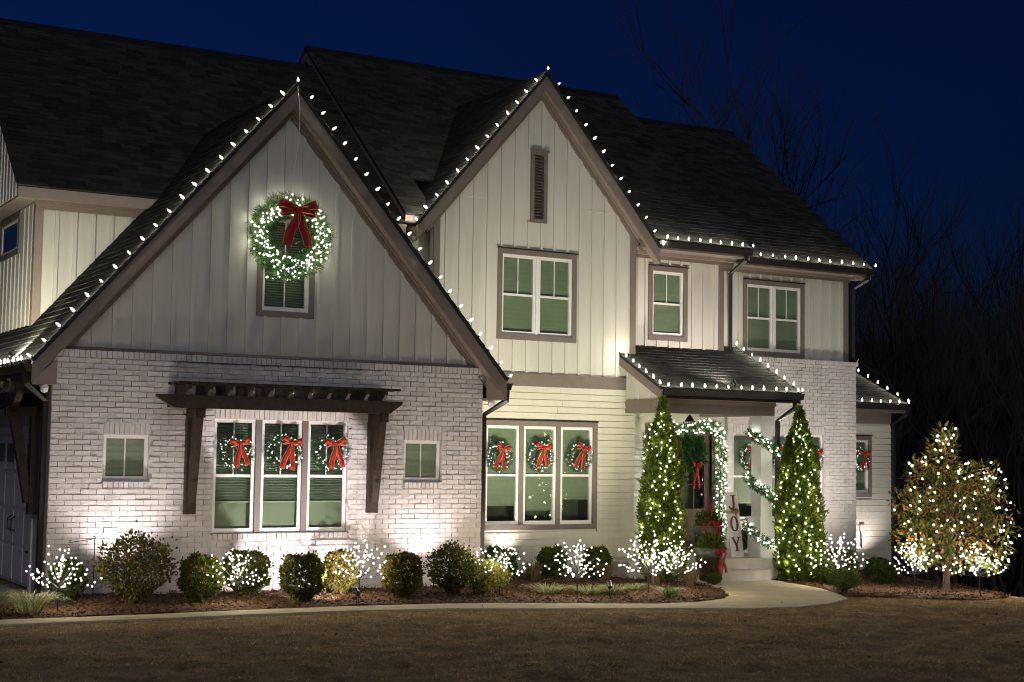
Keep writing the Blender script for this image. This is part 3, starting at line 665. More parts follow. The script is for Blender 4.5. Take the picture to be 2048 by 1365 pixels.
# door wall
dw = wall_y('entry_wall', X1b, X3l-.001, -.2, 3.3, Y3, .15, [(13.30, 15.0, .1, 2.78)], siding_m)
lap(dw, X1b+.002, X3l-.002, .15, 3.2, Y3-.001, .128, [(13.22, 15.08, 0, 2.86)], 9)
MB().box(13.22, 13.30, Y3-.04, Y3+.1, .15, 2.86).box(15.0, 15.08, Y3-.04, Y3+.1, .15, 2.86).box(13.3, 15.0, Y3-.04, Y3+.1, 2.78, 2.86).build('door_frame', door_m, house)
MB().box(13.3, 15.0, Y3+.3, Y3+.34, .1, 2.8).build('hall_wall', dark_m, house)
for s in (0, 1):
    a = 13.305+s*.85; b = a+.84
    d = MB().box(a, a+.15, Y3+.04, Y3+.085, .17, 2.775).box(b-.15, b, Y3+.04, Y3+.085, .17, 2.775).box(a+.15, b-.15, Y3+.04, Y3+.085, 2.62, 2.775).box(a+.15, b-.15, Y3+.04, Y3+.085, .17, .36).box(a+.15, b-.15, Y3+.04, Y3+.085, .92, 1.05).build('door', door_m, house)
    MB().box(a+.151, b-.151, Y3+.052, Y3+.07, .361, .919).build('door_panel', door_m, d); MB().box(a+.23, b-.23, Y3+.042, Y3+.0515, .44, .84).build('raised_panel', door_m, d)
    for k in range(3):
        z0_ = 1.05+k*.5233; MB().box(a+.151, b-.151, Y3+.06, Y3+.064, z0_+.012, z0_+.511).build('pane', glass_m, d)
        if k: MB().box(a+.151, b-.151, Y3+.045, Y3+.08, z0_-.011, z0_+.011).build('glazing_bar', door_m, d)
    MB().box((a+b)/2-.011, (a+b)/2+.011, Y3+.046, Y3+.079, 1.051, 2.619).build('glazing_bar', door_m, d)
    xk = b-.06 if s == 0 else a+.06
    MB().tube([(xk, Y3+.03, 1.02), (xk, Y3-.02, 1.05), (xk, Y3-.02, 1.22), (xk, Y3+.03, 1.25)], .012, 6).build('handle', black_m, d)
db = MB().box(15.02, 15.06, Y3-.055, Y3-.041, 1.25, 1.40).build('doorbell', black_m, house)
MB().lathe([(.016, 0), (.016, .008)], 10).build('lit_button', emit('blue_ring', (.05, .16, 1.0), 9), db).matrix_world = Matrix.Translation((15.04, Y3-.056, 1.28)) @ Matrix.Rotation(radians(90), 4, 'X')
# ------------------------------------------------------------------ porch
MB().box(11.10, 15.36, 1.06, Y3-.1, -.5, .148).build('porch_floor', conc2_m, house)
MB().box(11.9, 14.26, .72, 1.059, -.5, -.052).build('step', conc2_m, house); MB().box(11.86, 14.26, .70, 1.059, -.051, -.03).build('step_nosing', conc2_m, house)
MB().box(11.06, 14.4, 1.03, 1.2, .149, .172).build('step_nosing', conc2_m, house); MB().box(11.8, 14.3, .38, .719, -.6, -.235).build('step', conc2_m, house)
MB().box(11.88, 14.80, 1.2557, 1.48, 3.0191, 3.2881).build('beam', trim_m, house); MB().box(11.879, 12.10, 1.481, Y1-.002, 3.0195, 3.2875).build('beam', trim_m, house)
MB().box(14.58, 14.799, 1.481, Y3b-.04, 3.0195, 3.2875).build('beam', trim_m, house)
MB().box(12.0, 14.7, 1.4, Y3-.01, 3.2885, 3.305).build('porch_ceiling', white_m, house)
MB().box(14.47, 14.77, 1.29, 1.59, .15, 3.018).build('column', white_m, house); MB().box(14.42, 14.82, 1.24, 1.64, .149, .98).build('column_base', white_m, house); MB().box(14.44, 14.80, 1.26, 1.62, 2.87, 3.0185).build('column_cap', white_m, house)
PE, PS = (.97, 3.50), .495
LPo = math.hypot(1.9, 1.9*PS)
roof_plane('porch_roof', (11.74, .95, 3.49), (1, 0, 0), (0, 1.0, PS), 3.50, LPo+.02)
roof_plane('porch_roof', (14.74, 2.86, 3.49+1.91*PS), (1, 0, 0), (0, 1.0, PS), .50, .26)
MB().box(11.75, 15.22, .99, 1.02, 3.29, 3.44).build('fascia', gutter_m, house); MB().box(11.75, 15.22, 1.021, 1.26, 3.289, 3.305).build('soffit', soffit_m, house)
MB().box(11.88, 14.80, 1.215, 1.2555, 3.21, 3.2881).build('crown_moulding', soffit_m, house)
MB().prism([(.988, 3.35), (.915, 3.35), (.875, 3.475), (.988, 3.475)], 'x', 11.78, 15.27).build('gutter', gutter_m, house)
for xx in (11.742, 15.213): MB().prism([(.96, 3.27), (1.0, 3.27), (2.40, 3.98), (2.40, 4.16), (.96, 3.45)], 'x', xx, xx+.025).build('rake_board', trim_m, house)
ch = MB().prism([(1.26, 3.288), (2.40, 3.288), (2.40, 4.13), (1.26, 3.58)], 'x', 11.90, 12.0).build('porch_cheek', board_m, house)
for k in range(6):
    y = 1.32+k*.2; MB().prism([(y, 3.29), (y+.04, 3.29), (y+.04, 3.56+(y-1.26)*.49), (y, 3.54+(y-1.26)*.49)], 'x', 11.88, 11.899).build('batten', board_m, ch)
downspout([(15.05, .93, 3.36), (15.05, .93, 3.18), (14.83, 1.2, 2.92), (14.83, 1.22, .4)])
# ------------------------------------------------------------------ one storey room at the far right (y = 4.9)
Y4 = 4.9; X4b = 21.574
NW = (19.9, 20.94, 1.245, 2.73)
w4 = wall_y('lap_wall', 19.0, X4b, -1.2, 3.32, Y4, .15, [(NW[0]+.1, NW[1]-.1, NW[2]+.1, NW[3]-.1)], siding_m)
lap(w4, 19.05, X4b, -.62, 3.02, Y4-.001, .15, [NW], 11); MB().box(19.05, X4b+.01, Y4-.03, Y4-.001, 3.03, 3.30).build('frieze_board', trim_m, w4)
MB().box(X4b-.15, X4b, Y4+.151, 9.5, -1.5, 3.5).build('end_wall', siding_m, house); MB().box(19.05, X4b-.01, Y4-.012, Y4-.001, -1.2, -.625).build('foundation', conc2_m, w4)
window(*NW, Y4, 1, trim=.10, blind='shade')
MB().box(19.1, 21.76, 4.60, Y4-.001, 3.32, 3.34).build('soffit', soffit_m, house); MB().box(19.1, 21.77, 4.575, 4.599, 3.30, 3.50).build('fascia', trim_m, house)
MB().prism([(4.574, 3.38), (4.50, 3.38), (4.46, 3.50), (4.574, 3.50)], 'x', 19.1, 21.86).build('gutter', gutter_m, house)
roof_plane('sunroom_roof', (19.0, 4.55, 3.54), (1, 0, 0), (0, 1.5, .70), 2.79, 3.4)
MB().prism([(4.56, 3.32), (7.5, 4.69), (7.5, 4.85), (4.56, 3.5)], 'x', 21.765, 21.788).build('rake_board', trim_m, house)
downspout([(21.77, 4.5, 3.38), (21.77, 4.5, 3.28), (21.62, 4.83, 3.05), (21.62, 4.83, -.5)], .045)
oc = MB().box(20.50, 20.64, Y4-.09, Y4-.02, .43, .58).build('outlet_cover', conc2_m, house); MB().tube([(20.54, Y4-.06, .44), (20.54, Y4-.08, .30), (20.56, Y4-.07, .02)], .012, 5).build('plug_cord', black_m, oc)
finish_bricks(); finish_shingles()

# ================================================================== LIGHTS AND DECORATIONS
def ico(r, name, m, sub=1):
    bm = bmesh.new(); bmesh.ops.create_icosphere(bm, subdivisions=sub, radius=r); me = bpy.data.meshes.new(name); bm.to_mesh(me); bm.free()
    me.materials.append(m); me.polygons.foreach_set('use_smooth', [True]*len(me.polygons)); return me
def euler_to(d): return Vector(d).to_track_quat('Z', 'Y').to_euler()
c9_me = MB().lathe([(.011, 0), (.017, .017), (.019, .032), (.0145, .055), (.007, .074), (.002, .082)], 8).mesh('bulb', c9_m, True)
led_me = ico(.0080, 'bulb', led_m); big_me = ico(.0140, 'bulb', big_m); tled_me = ico(.0140, 'bulb', twig_m); tree_me = ico(.0168, 'bulb', tree_m); gar_me = ico(.0165, 'bulb', gar_m); mag_me = ico(.0185, 'bulb', mag_glow)

def bulb_lamp(root, loc, watts, color, size):
    L = bpy.data.lights.new('lamp', 'POINT'); L.energy = watts; L.color = color; L.shadow_soft_size = size
    o = bpy.data.objects.new('lamp', L); link(o, root); o.location = loc; return o
def c9_string(label, pts, dirs, wire_off=.0, extra=None):
    root = thing('light_string', label, 'light string', pts[0], 'strings of large white bulbs along the roof edges')
    o = Vector(pts[0]); mb = MB()
    P = [Vector(p)-o for p in pts]; W = []
    for a, b in zip(P[:-1], P[1:]): W += [a, (a+b)/2+Vector((0, -.012, -.022-random.uniform(0, .02)))]
    W.append(P[-1]); mb.tube(W, .0045, 4)
    for p, d in zip(P, dirs): mb.tube([p, p+Vector(d).normalized()*.034], .0135, 6)
    mb.build('wire', wire_m, root)
    for p, d in zip(P, dirs):
        dd = (Vector(d).normalized()+Vector((random.uniform(-.2, .2), random.uniform(-.2, .2), random.uniform(-.1, .1)))).normalized()
        mobj('bulb', c9_me, root, p+dd*.03, euler_to(dd), random.uniform(.82, 1.08))
        bulb_lamp(root, p+dd*.125, 1.35, (1.0, .91, .74), .015)
    return root
def lerp(a, b, n, t0=0., t1=1.):
    a, b = Vector(a), Vector(b); return [a.lerp(b, t0+(t1-t0)*i/(n-1)) for i in range(n)]
def rakes(xa, za, xe, ze, y, n, la, lb):
    s = (za-ze)/(xa-xe); yy = y-.022
    nl = Vector((-s, 0, 1)).normalized(); nr = Vector((s, 0, 1)).normalized()
    L = lerp((xa, yy, za+.012), (xe, yy, ze+.012), n); R = lerp((xa, yy, za+.012), (2*xa-xe, yy, ze+.012), n)
    c9_string(la, L, [Vector((0, 0, 1))]+[nl]*(n-1)); c9_string(lb, R[1:], [nr]*(n-1))
rakes(XA, ZA, XE, ZE, -.2412, 21, 'white bulbs on the driveway side slope of the brick garage gable', 'white bulbs on the inner slope of the brick garage gable, down to the black downspout')
rakes(XB, ZB, XBE, ZBE, 2.163, 14, 'white bulbs on the slope of the vented gable that meets the dark valley', 'white bulbs on the slope of the vented gable that meets the lit eave')
n = 9; c9_string('white bulbs on the short eave over the single upper window', lerp((12.72, 2.16, 6.565), (14.97, 2.16, 6.575), n), [(0, 0, 1)]*n)
n = 13; c9_string('white bulbs on the long eave over the upper double window beside it', lerp((15.2, 3.0, 6.55), (19.27, 3.0, 6.56), n), [(0, 0, 1)]*n)
n = 12; c9_string('white bulbs along the front gutter of the porch roof', lerp((11.84, .88, 3.49), (15.1, .88, 3.49), n), [(0, 0, 1)]*n)
n = 7; c9_string('white bulbs on the sloping porch roof edge that starts at the siding gable', lerp((11.735, 2.38, 4.22), (11.735, .98, 3.53), n), [(-.15, 0, 1)]*n)
n = 9; c9_string('white bulbs on the sloping porch roof edge against the brick', lerp((15.24, 3.05, 4.56), (15.24, .92, 3.50), n), [(.05, 0, 1)]*n)
n = 9; c9_string('white bulbs on the low eave of the one storey side room', lerp((19.3, 4.45, 3.52), (21.75, 4.45, 3.52), n), [(0, 0, 1)]*n)
n = 7; c9_string('white bulbs climbing the roof edge of the one storey side room', lerp((21.80, 4.5, 3.56), (21.80, 6.6, 4.53), n), [(.1, 0, 1)]*n)
n = 18; c9_string('white bulbs along the garage eave over the driveway', lerp((XE-.10, -.05, ZE-.045), (XE-.10, 5.1, ZE-.045), n), [(0, 0, 1)]*n)
cord = thing('extension_cord', 'thin pale cord hanging from gable peak to the giant wreath', 'cord', (XA, -.27, ZA-.05))
MB().tube([(0, 0, 0), (.04, .0, -.3), (.06, .03, -.75), (.03, .06, -1.1), (-.02, .08, -1.4), (0, .09, -1.72)], .006, 5).build('cable', white_m, cord)
MB().tube([(0, 0, -.01), (0, -.02, .03)], .01, 6).build('hook', black_m, cord)

# ---- bows
def bow_parts(s, tail, seed=0, gold=True):
    """red bow, knot at origin, facing -y, loop half width ~ .5*s; returns (ribbon mesh, gold mesh)"""
    r = random.Random(seed); mb = MB(); g = MB(); w_ = .215*s
    def strip(pts, wd, wdt):
        mb.ribbon(pts, wd, wdt, .006*s+.002)
        if gold:
            for sg in (-1, 1):
                Q = []
                for i, p in enumerate(pts):
                    d = (Vector(pts[min(i+1, len(pts)-1)])-Vector(pts[max(i-1, 0)])).normalized(); a = Vector(wd if not isinstance(wd, list) else wd[i]); a = (a-d*a.dot(d)).normalized()
                    ww = wdt[i] if hasattr(wdt, '__len__') else wdt; Q.append(Vector(p)+a*sg*ww*.5)
                g.tube(Q, .007*s+.0012, 4)
    for sg in (-1, 1):
        for lift, ln in ((.16, .46), (-.02, .40)):
            P = []
            for k in range(9):
                t = k/8*pi*2-pi/2; rr = sin(k/8*pi)
                P.append((sg*ln*s*rr, -.05*s-.09*s*sin(k/8*2*pi)*.9, lift*s*rr*(.9)+.02*s*sin(k/8*2*pi)))
            strip(P, (sg*-.28, .12, 1), [w_*(.45+.65*sin(k/8*pi)) for k in range(9)])
    for sg, dx in ((-1, .32), (1, .22)):
        P = [(sg*dx*s*k/7+.02*s*sin(k*1.3+sg), -.08*s-.02*s*sin(k*.9), -tail*k/7) for k in range(8)]
        strip(P, (1, .12*sg, .22*sg), [w_*(.5+.5*min(1, k/3)) for k in range(8)])
    mb.lathe([(.02*s, -.08*s), (.07*s, -.05*s), (.08*s, 0), (.07*s, .05*s), (.02*s, .08*s)], 8, c=(0, -.11*s, 0))
    return mb.mesh('bow', red_m, True), (g.mesh('gold_edge', gold_m) if gold else None)
def add_bow(root, meshes, loc, rot=(0, 0, 0)):
    b = mobj('bow', meshes[0], root, loc, rot)
    if meshes[1]: mobj('gold_edge', meshes[1], b)
    return b

# ---- wreaths
def wreath_mesh(R, r, n, L, W, m, squash=.75):
    t = rng.uniform(0, 2*pi, n); ph = rng.uniform(0, 2*pi, n); q = r*np.sqrt(rng.uniform(.05, 1, n))*rng.uniform(.75, 1.05, n)
    lump = 1+.10*np.sin(t*7+1)+.07*np.sin(t*13)
    P = np.stack([(R+q*np.cos(ph)*lump)*np.cos(t), q*np.sin(ph)*squash, (R+q*np.cos(ph)*lump)*np.sin(t)], 1)
    D = np.stack([np.cos(ph)*np.cos(t)+.35*-np.sin(t), np.sin(ph)*1.0-.15, np.cos(ph)*np.sin(t)+.35*np.cos(t)], 1)
    return np_mesh('foliage', needles(P, D, L, W, .55), 3, m)
def wreath(label, loc, fol, R, r, nled, lme, bow, bloc, group, cones=0, ry=0, mix=None):
    root = thing('wreath', label, 'wreath', loc, group); mobj('foliage', fol, root, rot=(0, ry, 0))
    rr = random.Random(int(loc[0]*1000))
    for k in range(nled):
        t = 2*pi*(k+rr.uniform(-.4, .4))/nled*1.0 + (k % 3)*2.1; q = r*rr.uniform(.1, 1.0); ph = rr.uniform(-pi, 0) if rr.random() < .85 else rr.uniform(0, pi)
        mobj('bulb', lme, root, ((R+q*cos(ph))*cos(t), q*sin(ph)*.85-.012, (R+q*cos(ph))*sin(t)))
    for k in range(cones):
        t = rr.uniform(0, 2*pi); MB().lathe([(.004, -.03), (.02, -.015), (.022, 0), (.012, .02), (.002, .03)], 7).build('pine_cone', autumn_m, root).location = (R*cos(t), -r*.8, R*sin(t))
    if bow: add_bow(root, bow, (bloc[0]+rr.uniform(-.02, .02)*(r < .15), bloc[1], bloc[2]+rr.uniform(-.02, .015)*(r < .15)), (rr.uniform(-.1, .1), rr.uniform(-.16, .16)*(1 if r < .15 else .3), rr.uniform(-.15, .15)))
    if r < .15: q_ = rr.uniform(.94, 1.07); root.scale = (q_, q_, q_); root.rotation_euler = (0, rr.uniform(-.12, .12), 0)
    return root
bigbow = bow_parts(.70, .58, 1); wbow = bow_parts(.36, .38, 2); wbow2 = bow_parts(.34, .42, 5)
fol_big = wreath_mesh(.505, .20, 14000, .10, .008, bigpine_m)
wreath('giant lit green wreath with red velvet bow hanging on the garage gable', (3.62, -.14, 5.59), fol_big, .505, .20, 230, big_me, bigbow, (.045, -.17, .40), None)
gw_root = [o for o in col.objects if o.get('label', '').startswith('giant lit')][0]
for k in range(12): bulb_lamp(gw_root, (.66*cos(k*pi/6+.2), .03, .66*sin(k*pi/6+.2)), .30, (1.0, .97, .80), .02)
fols = [wreath_mesh(.225, .085, 2600, .062, .006, pine_m) for _ in range(3)]
gl = (('wreath on the garage window pane next to the driveway', 2.83), ('wreath on the middle garage window pane', 3.63), ('wreath on the garage window pane next to the porch side', 4.42))
for i, (lb, x) in enumerate((('small lit wreath on garage window pane closest to the driveway', 2.83), ('small lit wreath on the middle pane of the garage window', 3.635), ('small lit wreath on garage window pane farthest from the driveway', 4.43))):
    wreath(lb, (x, -.10, 2.13+.012*i), fols[i], .225, .085, 46, led_me, (wbow, wbow2)[i % 2], (.04, -.10, .165), 'small wreaths with red bows on the windows', 3, i*1.3)
for i, (lb, x) in enumerate((('small lit wreath on siding window pane beside the brick corner', 8.95), ('small lit wreath on the middle pane of the siding window', 9.87), ('small lit wreath on siding window pane toward the porch', 10.76))):
    wreath(lb, (x, Y1-.07, 2.14), fols[(i+1) % 3], .225, .085, 46, led_me, (wbow2, wbow)[i % 2], (.03, -.10, .165), 'small wreaths with red bows on the windows', 3, i*.9+.4)
for i, (lb, x) in enumerate((('small lit wreath on porch window pane beside the front door', 15.96), ('small lit wreath on porch window pane behind the white column', 16.86), ('small lit wreath on brick window pane half hidden by cone tree', 17.76))):
    wreath(lb, (x, Y3b-.07, 2.17), fols[(i+2) % 3], .225, .085, 46, led_me, (wbow, wbow2)[i % 2], (.02, -.10, .165), 'small wreaths with red bows on the windows', 3, i*.7+.2)
wreath('small lit wreath on the window of the one storey side room', (20.53, Y4-.07, 2.15), fols[0], .225, .085, 36, led_me, wbow2, (.03, -.10, .165), 'small wreaths with red bows on the windows', 2, 2.2)
fol_door = np_mesh('foliage', np.concatenate([leaves(p, d, .10, .022, .4) for p, d in [(lambda t, ph, q: (np.stack([(.24+q*np.cos(ph))*np.cos(t), q*np.sin(ph)*.7, (.24+q*np.cos(ph))*np.sin(t)], 1), np.stack([np.cos(ph)*np.cos(t)-.4*np.sin(t), np.sin(ph)-.2, np.cos(ph)*np.sin(t)+.4*np.cos(t)], 1)))(rng.uniform(0, 2*pi, 1900), rng.uniform(0, 2*pi, 1900), .10*np.sqrt(rng.uniform(.1, 1, 1900)))]]), 4, bigpine_m)
dwr = thing('wreath', 'unlit green wreath with long red bow on the wooden front door', 'wreath', (14.50, Y3-.02, 2.24)); mobj('foliage', fol_door, dwr)
add_bow(dwr, bow_parts(.30, .52, 9, False), (.0, -.12, -.24))

# ---- garlands
def garland(name, label, path, rad, nn, nled, lme, off=None, tie=0):
    path = [Vector(p) for p in path]; seg = [(b-a).length for a, b in zip(path[:-1], path[1:])]; T = sum(seg); o = path[0].copy()
    def at(s):
        for a, b, l in zip(path[:-1], path[1:], seg):
            if s <= l: return a.lerp(b, s/l), (b-a).normalized()
            s -= l
        return path[-1], (path[-1]-path[-2]).normalized()
    ps, ds = [], []
    for k in range(nn):
        p, d = at(random.uniform(0, T)); ps.append(p-o); ds.append(d)
    P = np.array(ps); D0 = np.array(ds); rd = rand_dirs(nn); rd -= D0*(rd*D0).sum(1)[:, None]; rd /= np.linalg.norm(rd, axis=1)[:, None]
    P = P+rd*rad*np.sqrt(rng.uniform(0, 1, nn))[:, None]*.7
    root = thing(name, label, 'garland', o, None)
    mobj('foliage', np_mesh('foliage', leaves(P, rd*.9+D0*.5, .085, .020, .4), 4, bigpine_m), root)
    MB().tube([p-o for p in path], .012, 5).build('core_wire', wire_m, root)
    for k in range(nled):
        p, d = at(T*(k+.5)/nled); v = Vector(rand_dirs(1)[0]); v -= d*v.dot(d); v = v.normalized(); v.y = -abs(v.y)
        mobj('bulb', lme, root, p-o+v*rad*random.uniform(.6, 1.05))
    return root
garland('garland', 'lit evergreen garland framing the wooden front door', [(13.26, 3.46, .35), (13.25, 3.46, 1.4), (13.24, 3.46, 2.65), (13.5, 3.44, 2.80), (14.1, 3.44, 2.72), (14.75, 3.44, 2.84), (15.10, 3.46, 2.80), (15.17, 3.46, 2.2), (15.13, 3.46, 1.3), (15.15, 3.46, .4)], .145, 5200, 230, gar_me)
sp = []
for k in range(41):
    t = k/40*2*pi*2.35+2.6; z = 2.72-2.3*k/40; c_ = (14.62, 1.43); rr = .265
    q = max(abs(cos(t)), abs(sin(t))); sp.append((c_[0]+rr*cos(t)/q**.6, c_[1]+rr*sin(t)/q**.6, z))
garland('garland', 'lit evergreen garland spiralling down the white porch column', sp, .09, 3200, 100, gar_me)

# ---- twig trees
def twig_proto(seed):
    r = random.Random(seed); mb = MB(); pts = []; nb_ = 19
    mb.tube([(0, 0, -.02), (0, 0, .30), (0, 0, .46)], [.013, .011, .007], 6)
    for k in range(nb_):
        az = k*2.39996+r.uniform(-.2, .2); el = .10+1.28*(k/(nb_-1))**1.15; ln = r.uniform(.46, .58)*(1.0 if el < .9 else .92)
        d = Vector((cos(az)*cos(el), sin(az)*cos(el), sin(el))); P = [Vector((0, 0, .30+.12*k/nb_))]
        for j in range(5): P.append(P[-1]+(d+Vector((0, 0, .06*j))+Vector([r.uniform(-.13, .13) for _ in range(3)])).normalized()*ln/5)
        mb.tube(P, [.007, .006, .005, .004, .003, .002], 4, cap=False)
        for j in range(2, 6):
            if r.random() < .75: pts.append(P[j]+Vector([r.uniform(-.01, .01) for _ in range(3)]))
            if j > 2 and r.random() < .65:
                e = (d+Vector([r.uniform(-.9, .9) for _ in range(3)])).normalized(); q = P[j]+e*r.uniform(.06, .13); mb.tube([P[j], q], [.0035, .0018], 3, cap=False); pts.append(q)
    return mb.mesh('twigs', black_m), pts
TW = [twig_proto(s) for s in (1, 2, 3)]
def twig_tree(label, x, y, k, s, rz):
    root = thing('light_tree', label, 'light tree', (x, y, h_ground(x, y)+.02), 'small light trees on black stems in the flower beds', rz); root.scale = (s, s, s)
    me, pts = TW[k]; mobj('twigs', me, root)
    for p in pts: mobj('bulb', tled_me, root, p)
    bulb_lamp(root, (0, 0, .62), 21.0, (1.0, .84, .62), .22)
tw = [(-.31, -2.06, .86, 'glowing twig light tree beside the black corner downspout'), (2.16, -2.10, .80, 'glowing twig light tree before the garage window nearest the driveway'), (4.26, -1.66, .88, 'glowing twig light tree before the right bracket of the timber pergola'), (6.67, -1.72, .92, 'glowing twig light tree at the brick corner before the yellow green bush'), (7.75, -2.30, .92, 'glowing twig light tree between two clipped round boxwoods by siding wall'), (9.31, -2.05, 1.0, 'wide glowing twig light tree at the foot of the cone tree by siding'), (10.28, -1.55, .92, 'glowing twig light tree beside the tall dark planter'), (14.63, -.75, 1.06, 'glowing twig light tree at the corner of the brick front'), (15.84, -1.57, 1.02, 'glowing twig light tree between boxwood hedge and magnolia'), (17.14, -1.98, 1.02, 'glowing twig light tree on the far side of the magnolia trunk')]
for i, (x, y, s, lb) in enumerate(tw): twig_tree(lb, x, y, i % 3, s, i*1.7)

# ---- uplights
def uplight(label, x, y, aim, power, color=COOL, size=110, blend=.8, z=None, lens_c=(1, .95, .9)):
    z = h_ground(x, y)+.04 if z is None else z
    root = thing('spotlight', label, 'spotlight', (x, y, z), 'low spotlights aimed at the house')
    d = (Vector(aim)-Vector((x, y, z+.16))).normalized(); q = d.to_track_quat('Z', 'Y').to_euler()
    MB().tube([(0, 0, -.10), (0, 0, .14)], .009, 6).build('stake', black_m, root)
    b = MB().lathe([(.02, -.06), (.036, -.05), (.04, .05), (.046, .055), (.046, .075), (.038, .075), (.036, .045)], 12).build('housing', black_m, root); b.location = (0, 0, .16); b.rotation_euler = q
    ln = MB().lathe([(.035, 0), (.035, .004)], 12).build('lens', emit('lens_glow', color, 6), root); ln.location = Vector((0, 0, .16))+d*.052; ln.rotation_euler = q
    L = bpy.data.lights.new('lamp', 'SPOT'); L.energy = power; L.color = color; L.spot_size = radians(size); L.spot_blend = blend; L.shadow_soft_size = .03
    lo = bpy.data.objects.new('lamp', L); link(lo, root); lo.location = Vector((0, 0, .16))+d*.085; lo.rotation_euler = (-d).to_track_quat('Z', 'Y').to_euler()
    return root
uplight('black ground spotlight behind the large loose bush by the brick', 1.05, -.60, (1.0, 0, 2.4), K_UP*.62)
uplight('black ground spotlight at the walk edge facing the garage window', 3.74, -2.72, (3.65, 0, 1.05), K_UP*2.1, COOL, 66, .12)
uplight('black ground spotlight close under the edge of the garage window', 4.45, -.22, (4.45, -.12, 1.5), K_UP*.16, COOL, 120)
uplight('black ground spotlight low between two bushes at the brick corner', 6.10, -.55, (6.1, 0, 2.4), K_UP*.50)
uplight('black ground spotlight between clipped boxwoods before the siding wall', 9.0, 1.95, (9.2, 2.4, 1.8), K_UP*.26, COOL, 110)
uplight('black ground spotlight in the mulch near the striped grass', 8.3, -2.4, (9.9, 2.4, 3.9), K_UP*6.4, GREENW, 66, .9)
uplight('black ground spotlight behind the boxwood in front of the brick bay', 17.0, .95, (16.9, 3.6, 3.4), K_UP*2.4, (1.0, .92, .82), 118, .8)
uplight('black ground spotlight at the foot of the one storey side room', 20.4, 4.1, (20.5, 4.9, 2.0), K_UP*.55, COOL, 120)
uplight('small added spotlight on the garage gutter lighting the set back wing wall', -.40, 1.0, (.9, 2.6, 5.0), K_UP*.9, GREENW, 125, .8, z=3.40)  # added lamp: brightens the wing wall, no known fixture on this gutter
uplight('small brass spotlight clipped to the porch gutter', 13.5, .93, (13.6, 2.86, 5.6), K_UP*.8, (1.0, .86, .78), 120, .9, z=3.46)
# ---- porch lantern
pl = thing('porch_lantern', 'black hanging glass lantern under the porch ceiling', 'lantern', (13.02, 1.75, 2.60))
MB().tube([(0, 0, .40), (0, 0, .70)], .008, 6).build('chain', black_m, pl); MB().lathe([(.05, .685), (.05, .703)], 12).build('canopy', black_m, pl)
MB().lathe([(.135, .27), (.06, .37), (.03, .40)], 4).build('lantern_roof', black_m, pl)
fr = MB()
for sx in (-1, 1):
    for sy in (-1, 1): fr.tube([(sx*.09, sy*.09, .27), (sx*.06, sy*.06, .0)], .008, 4)
fr.box(-.068, .068, -.068, .068, -.01, .008); fr.build('frame', black_m, pl)
lg = mat('lantern_glass', (.8, .8, .78), .1)
for k in range(4):
    g = MB().add([(-.056, -.06, .01), (.056, -.06, .01), (.084, -.088, .265), (-.084, -.088, .265)], [(0,1,2,3)]).build('pane', glassmat('clear_glass', (.92, .94, .94)), pl); g.rotation_euler = (0, 0, k*pi/2)
for sx, sy in ((-.025, 0), (.025, 0), (0, .025)): MB().tube([(sx, sy, .01), (sx, sy, .15)], .009, 6).build('candle', white_m, pl)

# ---- planters, sign
def planter(label, x, y, z, s, seed, tall):
    root = thing('planter', label, 'planter', (x, y, z)); r = random.Random(seed)
    MB().lathe([(.18*s, 0), (.20*s, .02), (.26*s, .28*s), (.285*s, .44*s), (.285*s, .445*s)], 28).build('pot', pot_m, root, True)
    MB().lathe([(.295*s, .446*s), (.315*s, .47*s), (.32*s, .60*s), (.29*s, .615*s), (.27*s, .58*s)], 28).build('rim', potrim_m, root, True)
    MB().lathe([(.27*s, .52*s), (.265*s, .565*s)], 20).build('soil', mulch_m, root)
    n = 900; t = rng.uniform(0, 2*pi, n); q = .24*s*np.sqrt(rng.uniform(0, 1, n)); P = np.stack([q*np.cos(t), q*np.sin(t), .57*s+rng.uniform(0, .20, n)*(1-.5*q/.24/s)], 1)
    D = np.stack([np.cos(t)*.7, np.sin(t)*.7, np.ones(n)*.8], 1); mobj('golden_foliage', np_mesh('golden_foliage', leaves(P, D, .055, .03, .5), 4, yellow_m), root)
    n = 260; t = rng.uniform(0, 2*pi, n); q = .22*s*np.sqrt(rng.uniform(0, 1, n)); P = np.stack([q*np.cos(t), q*np.sin(t), .57*s+rng.uniform(.05, .28, n)], 1); D = np.stack([np.cos(t)*.5, np.sin(t)*.5, np.ones(n)*.9], 1)
    mobj('dark_foliage', np_mesh('dark_foliage', leaves(P, D, .10, .035, .5), 4, box_m), root)
    tg = MB(); be = []
    for k in range(15):
        a = r.uniform(0, 2*pi); ln = r.uniform(.35, .72)*tall; sp_ = r.uniform(.08, .40); P = [Vector((r.uniform(-.08, .08), r.uniform(-.08, .08), .57*s))]
        for j in range(4): P.append(P[-1]+Vector((cos(a)*sp_+r.uniform(-.1, .1), sin(a)*sp_+r.uniform(-.1, .1), 1)).normalized()*ln/4)
        tg.tube(P, [.006, .005, .004, .003, .0015], 4, cap=False)
        for j in (2, 3):
            e = P[j]+Vector((r.uniform(-.1, .1), r.uniform(-.1, .1), .13)); tg.tube([P[j], e], [.003, .0015], 3, cap=False)
    tg.build('red_twigs', redtwig_m, root)
    return root
p1 = planter('large dark glazed planter with red twigs on the walk by the steps', 12.44, .32, h_ground(12.44, .32)+.04, 1.02, 3, 1.0)
add_bow(p1, bow_parts(.30, .40, 12, False), (.0, -.315, .56), (0, -.15, 0))
p2_ = planter('dark planter with berry twigs and red bow on porch beside the door', 14.02, 2.45, .15, .98, 4, 1.05)
add_bow(p2_, bow_parts(.32, .48, 13, False), (-.02, -.33, .66), (0, -.1, 0))
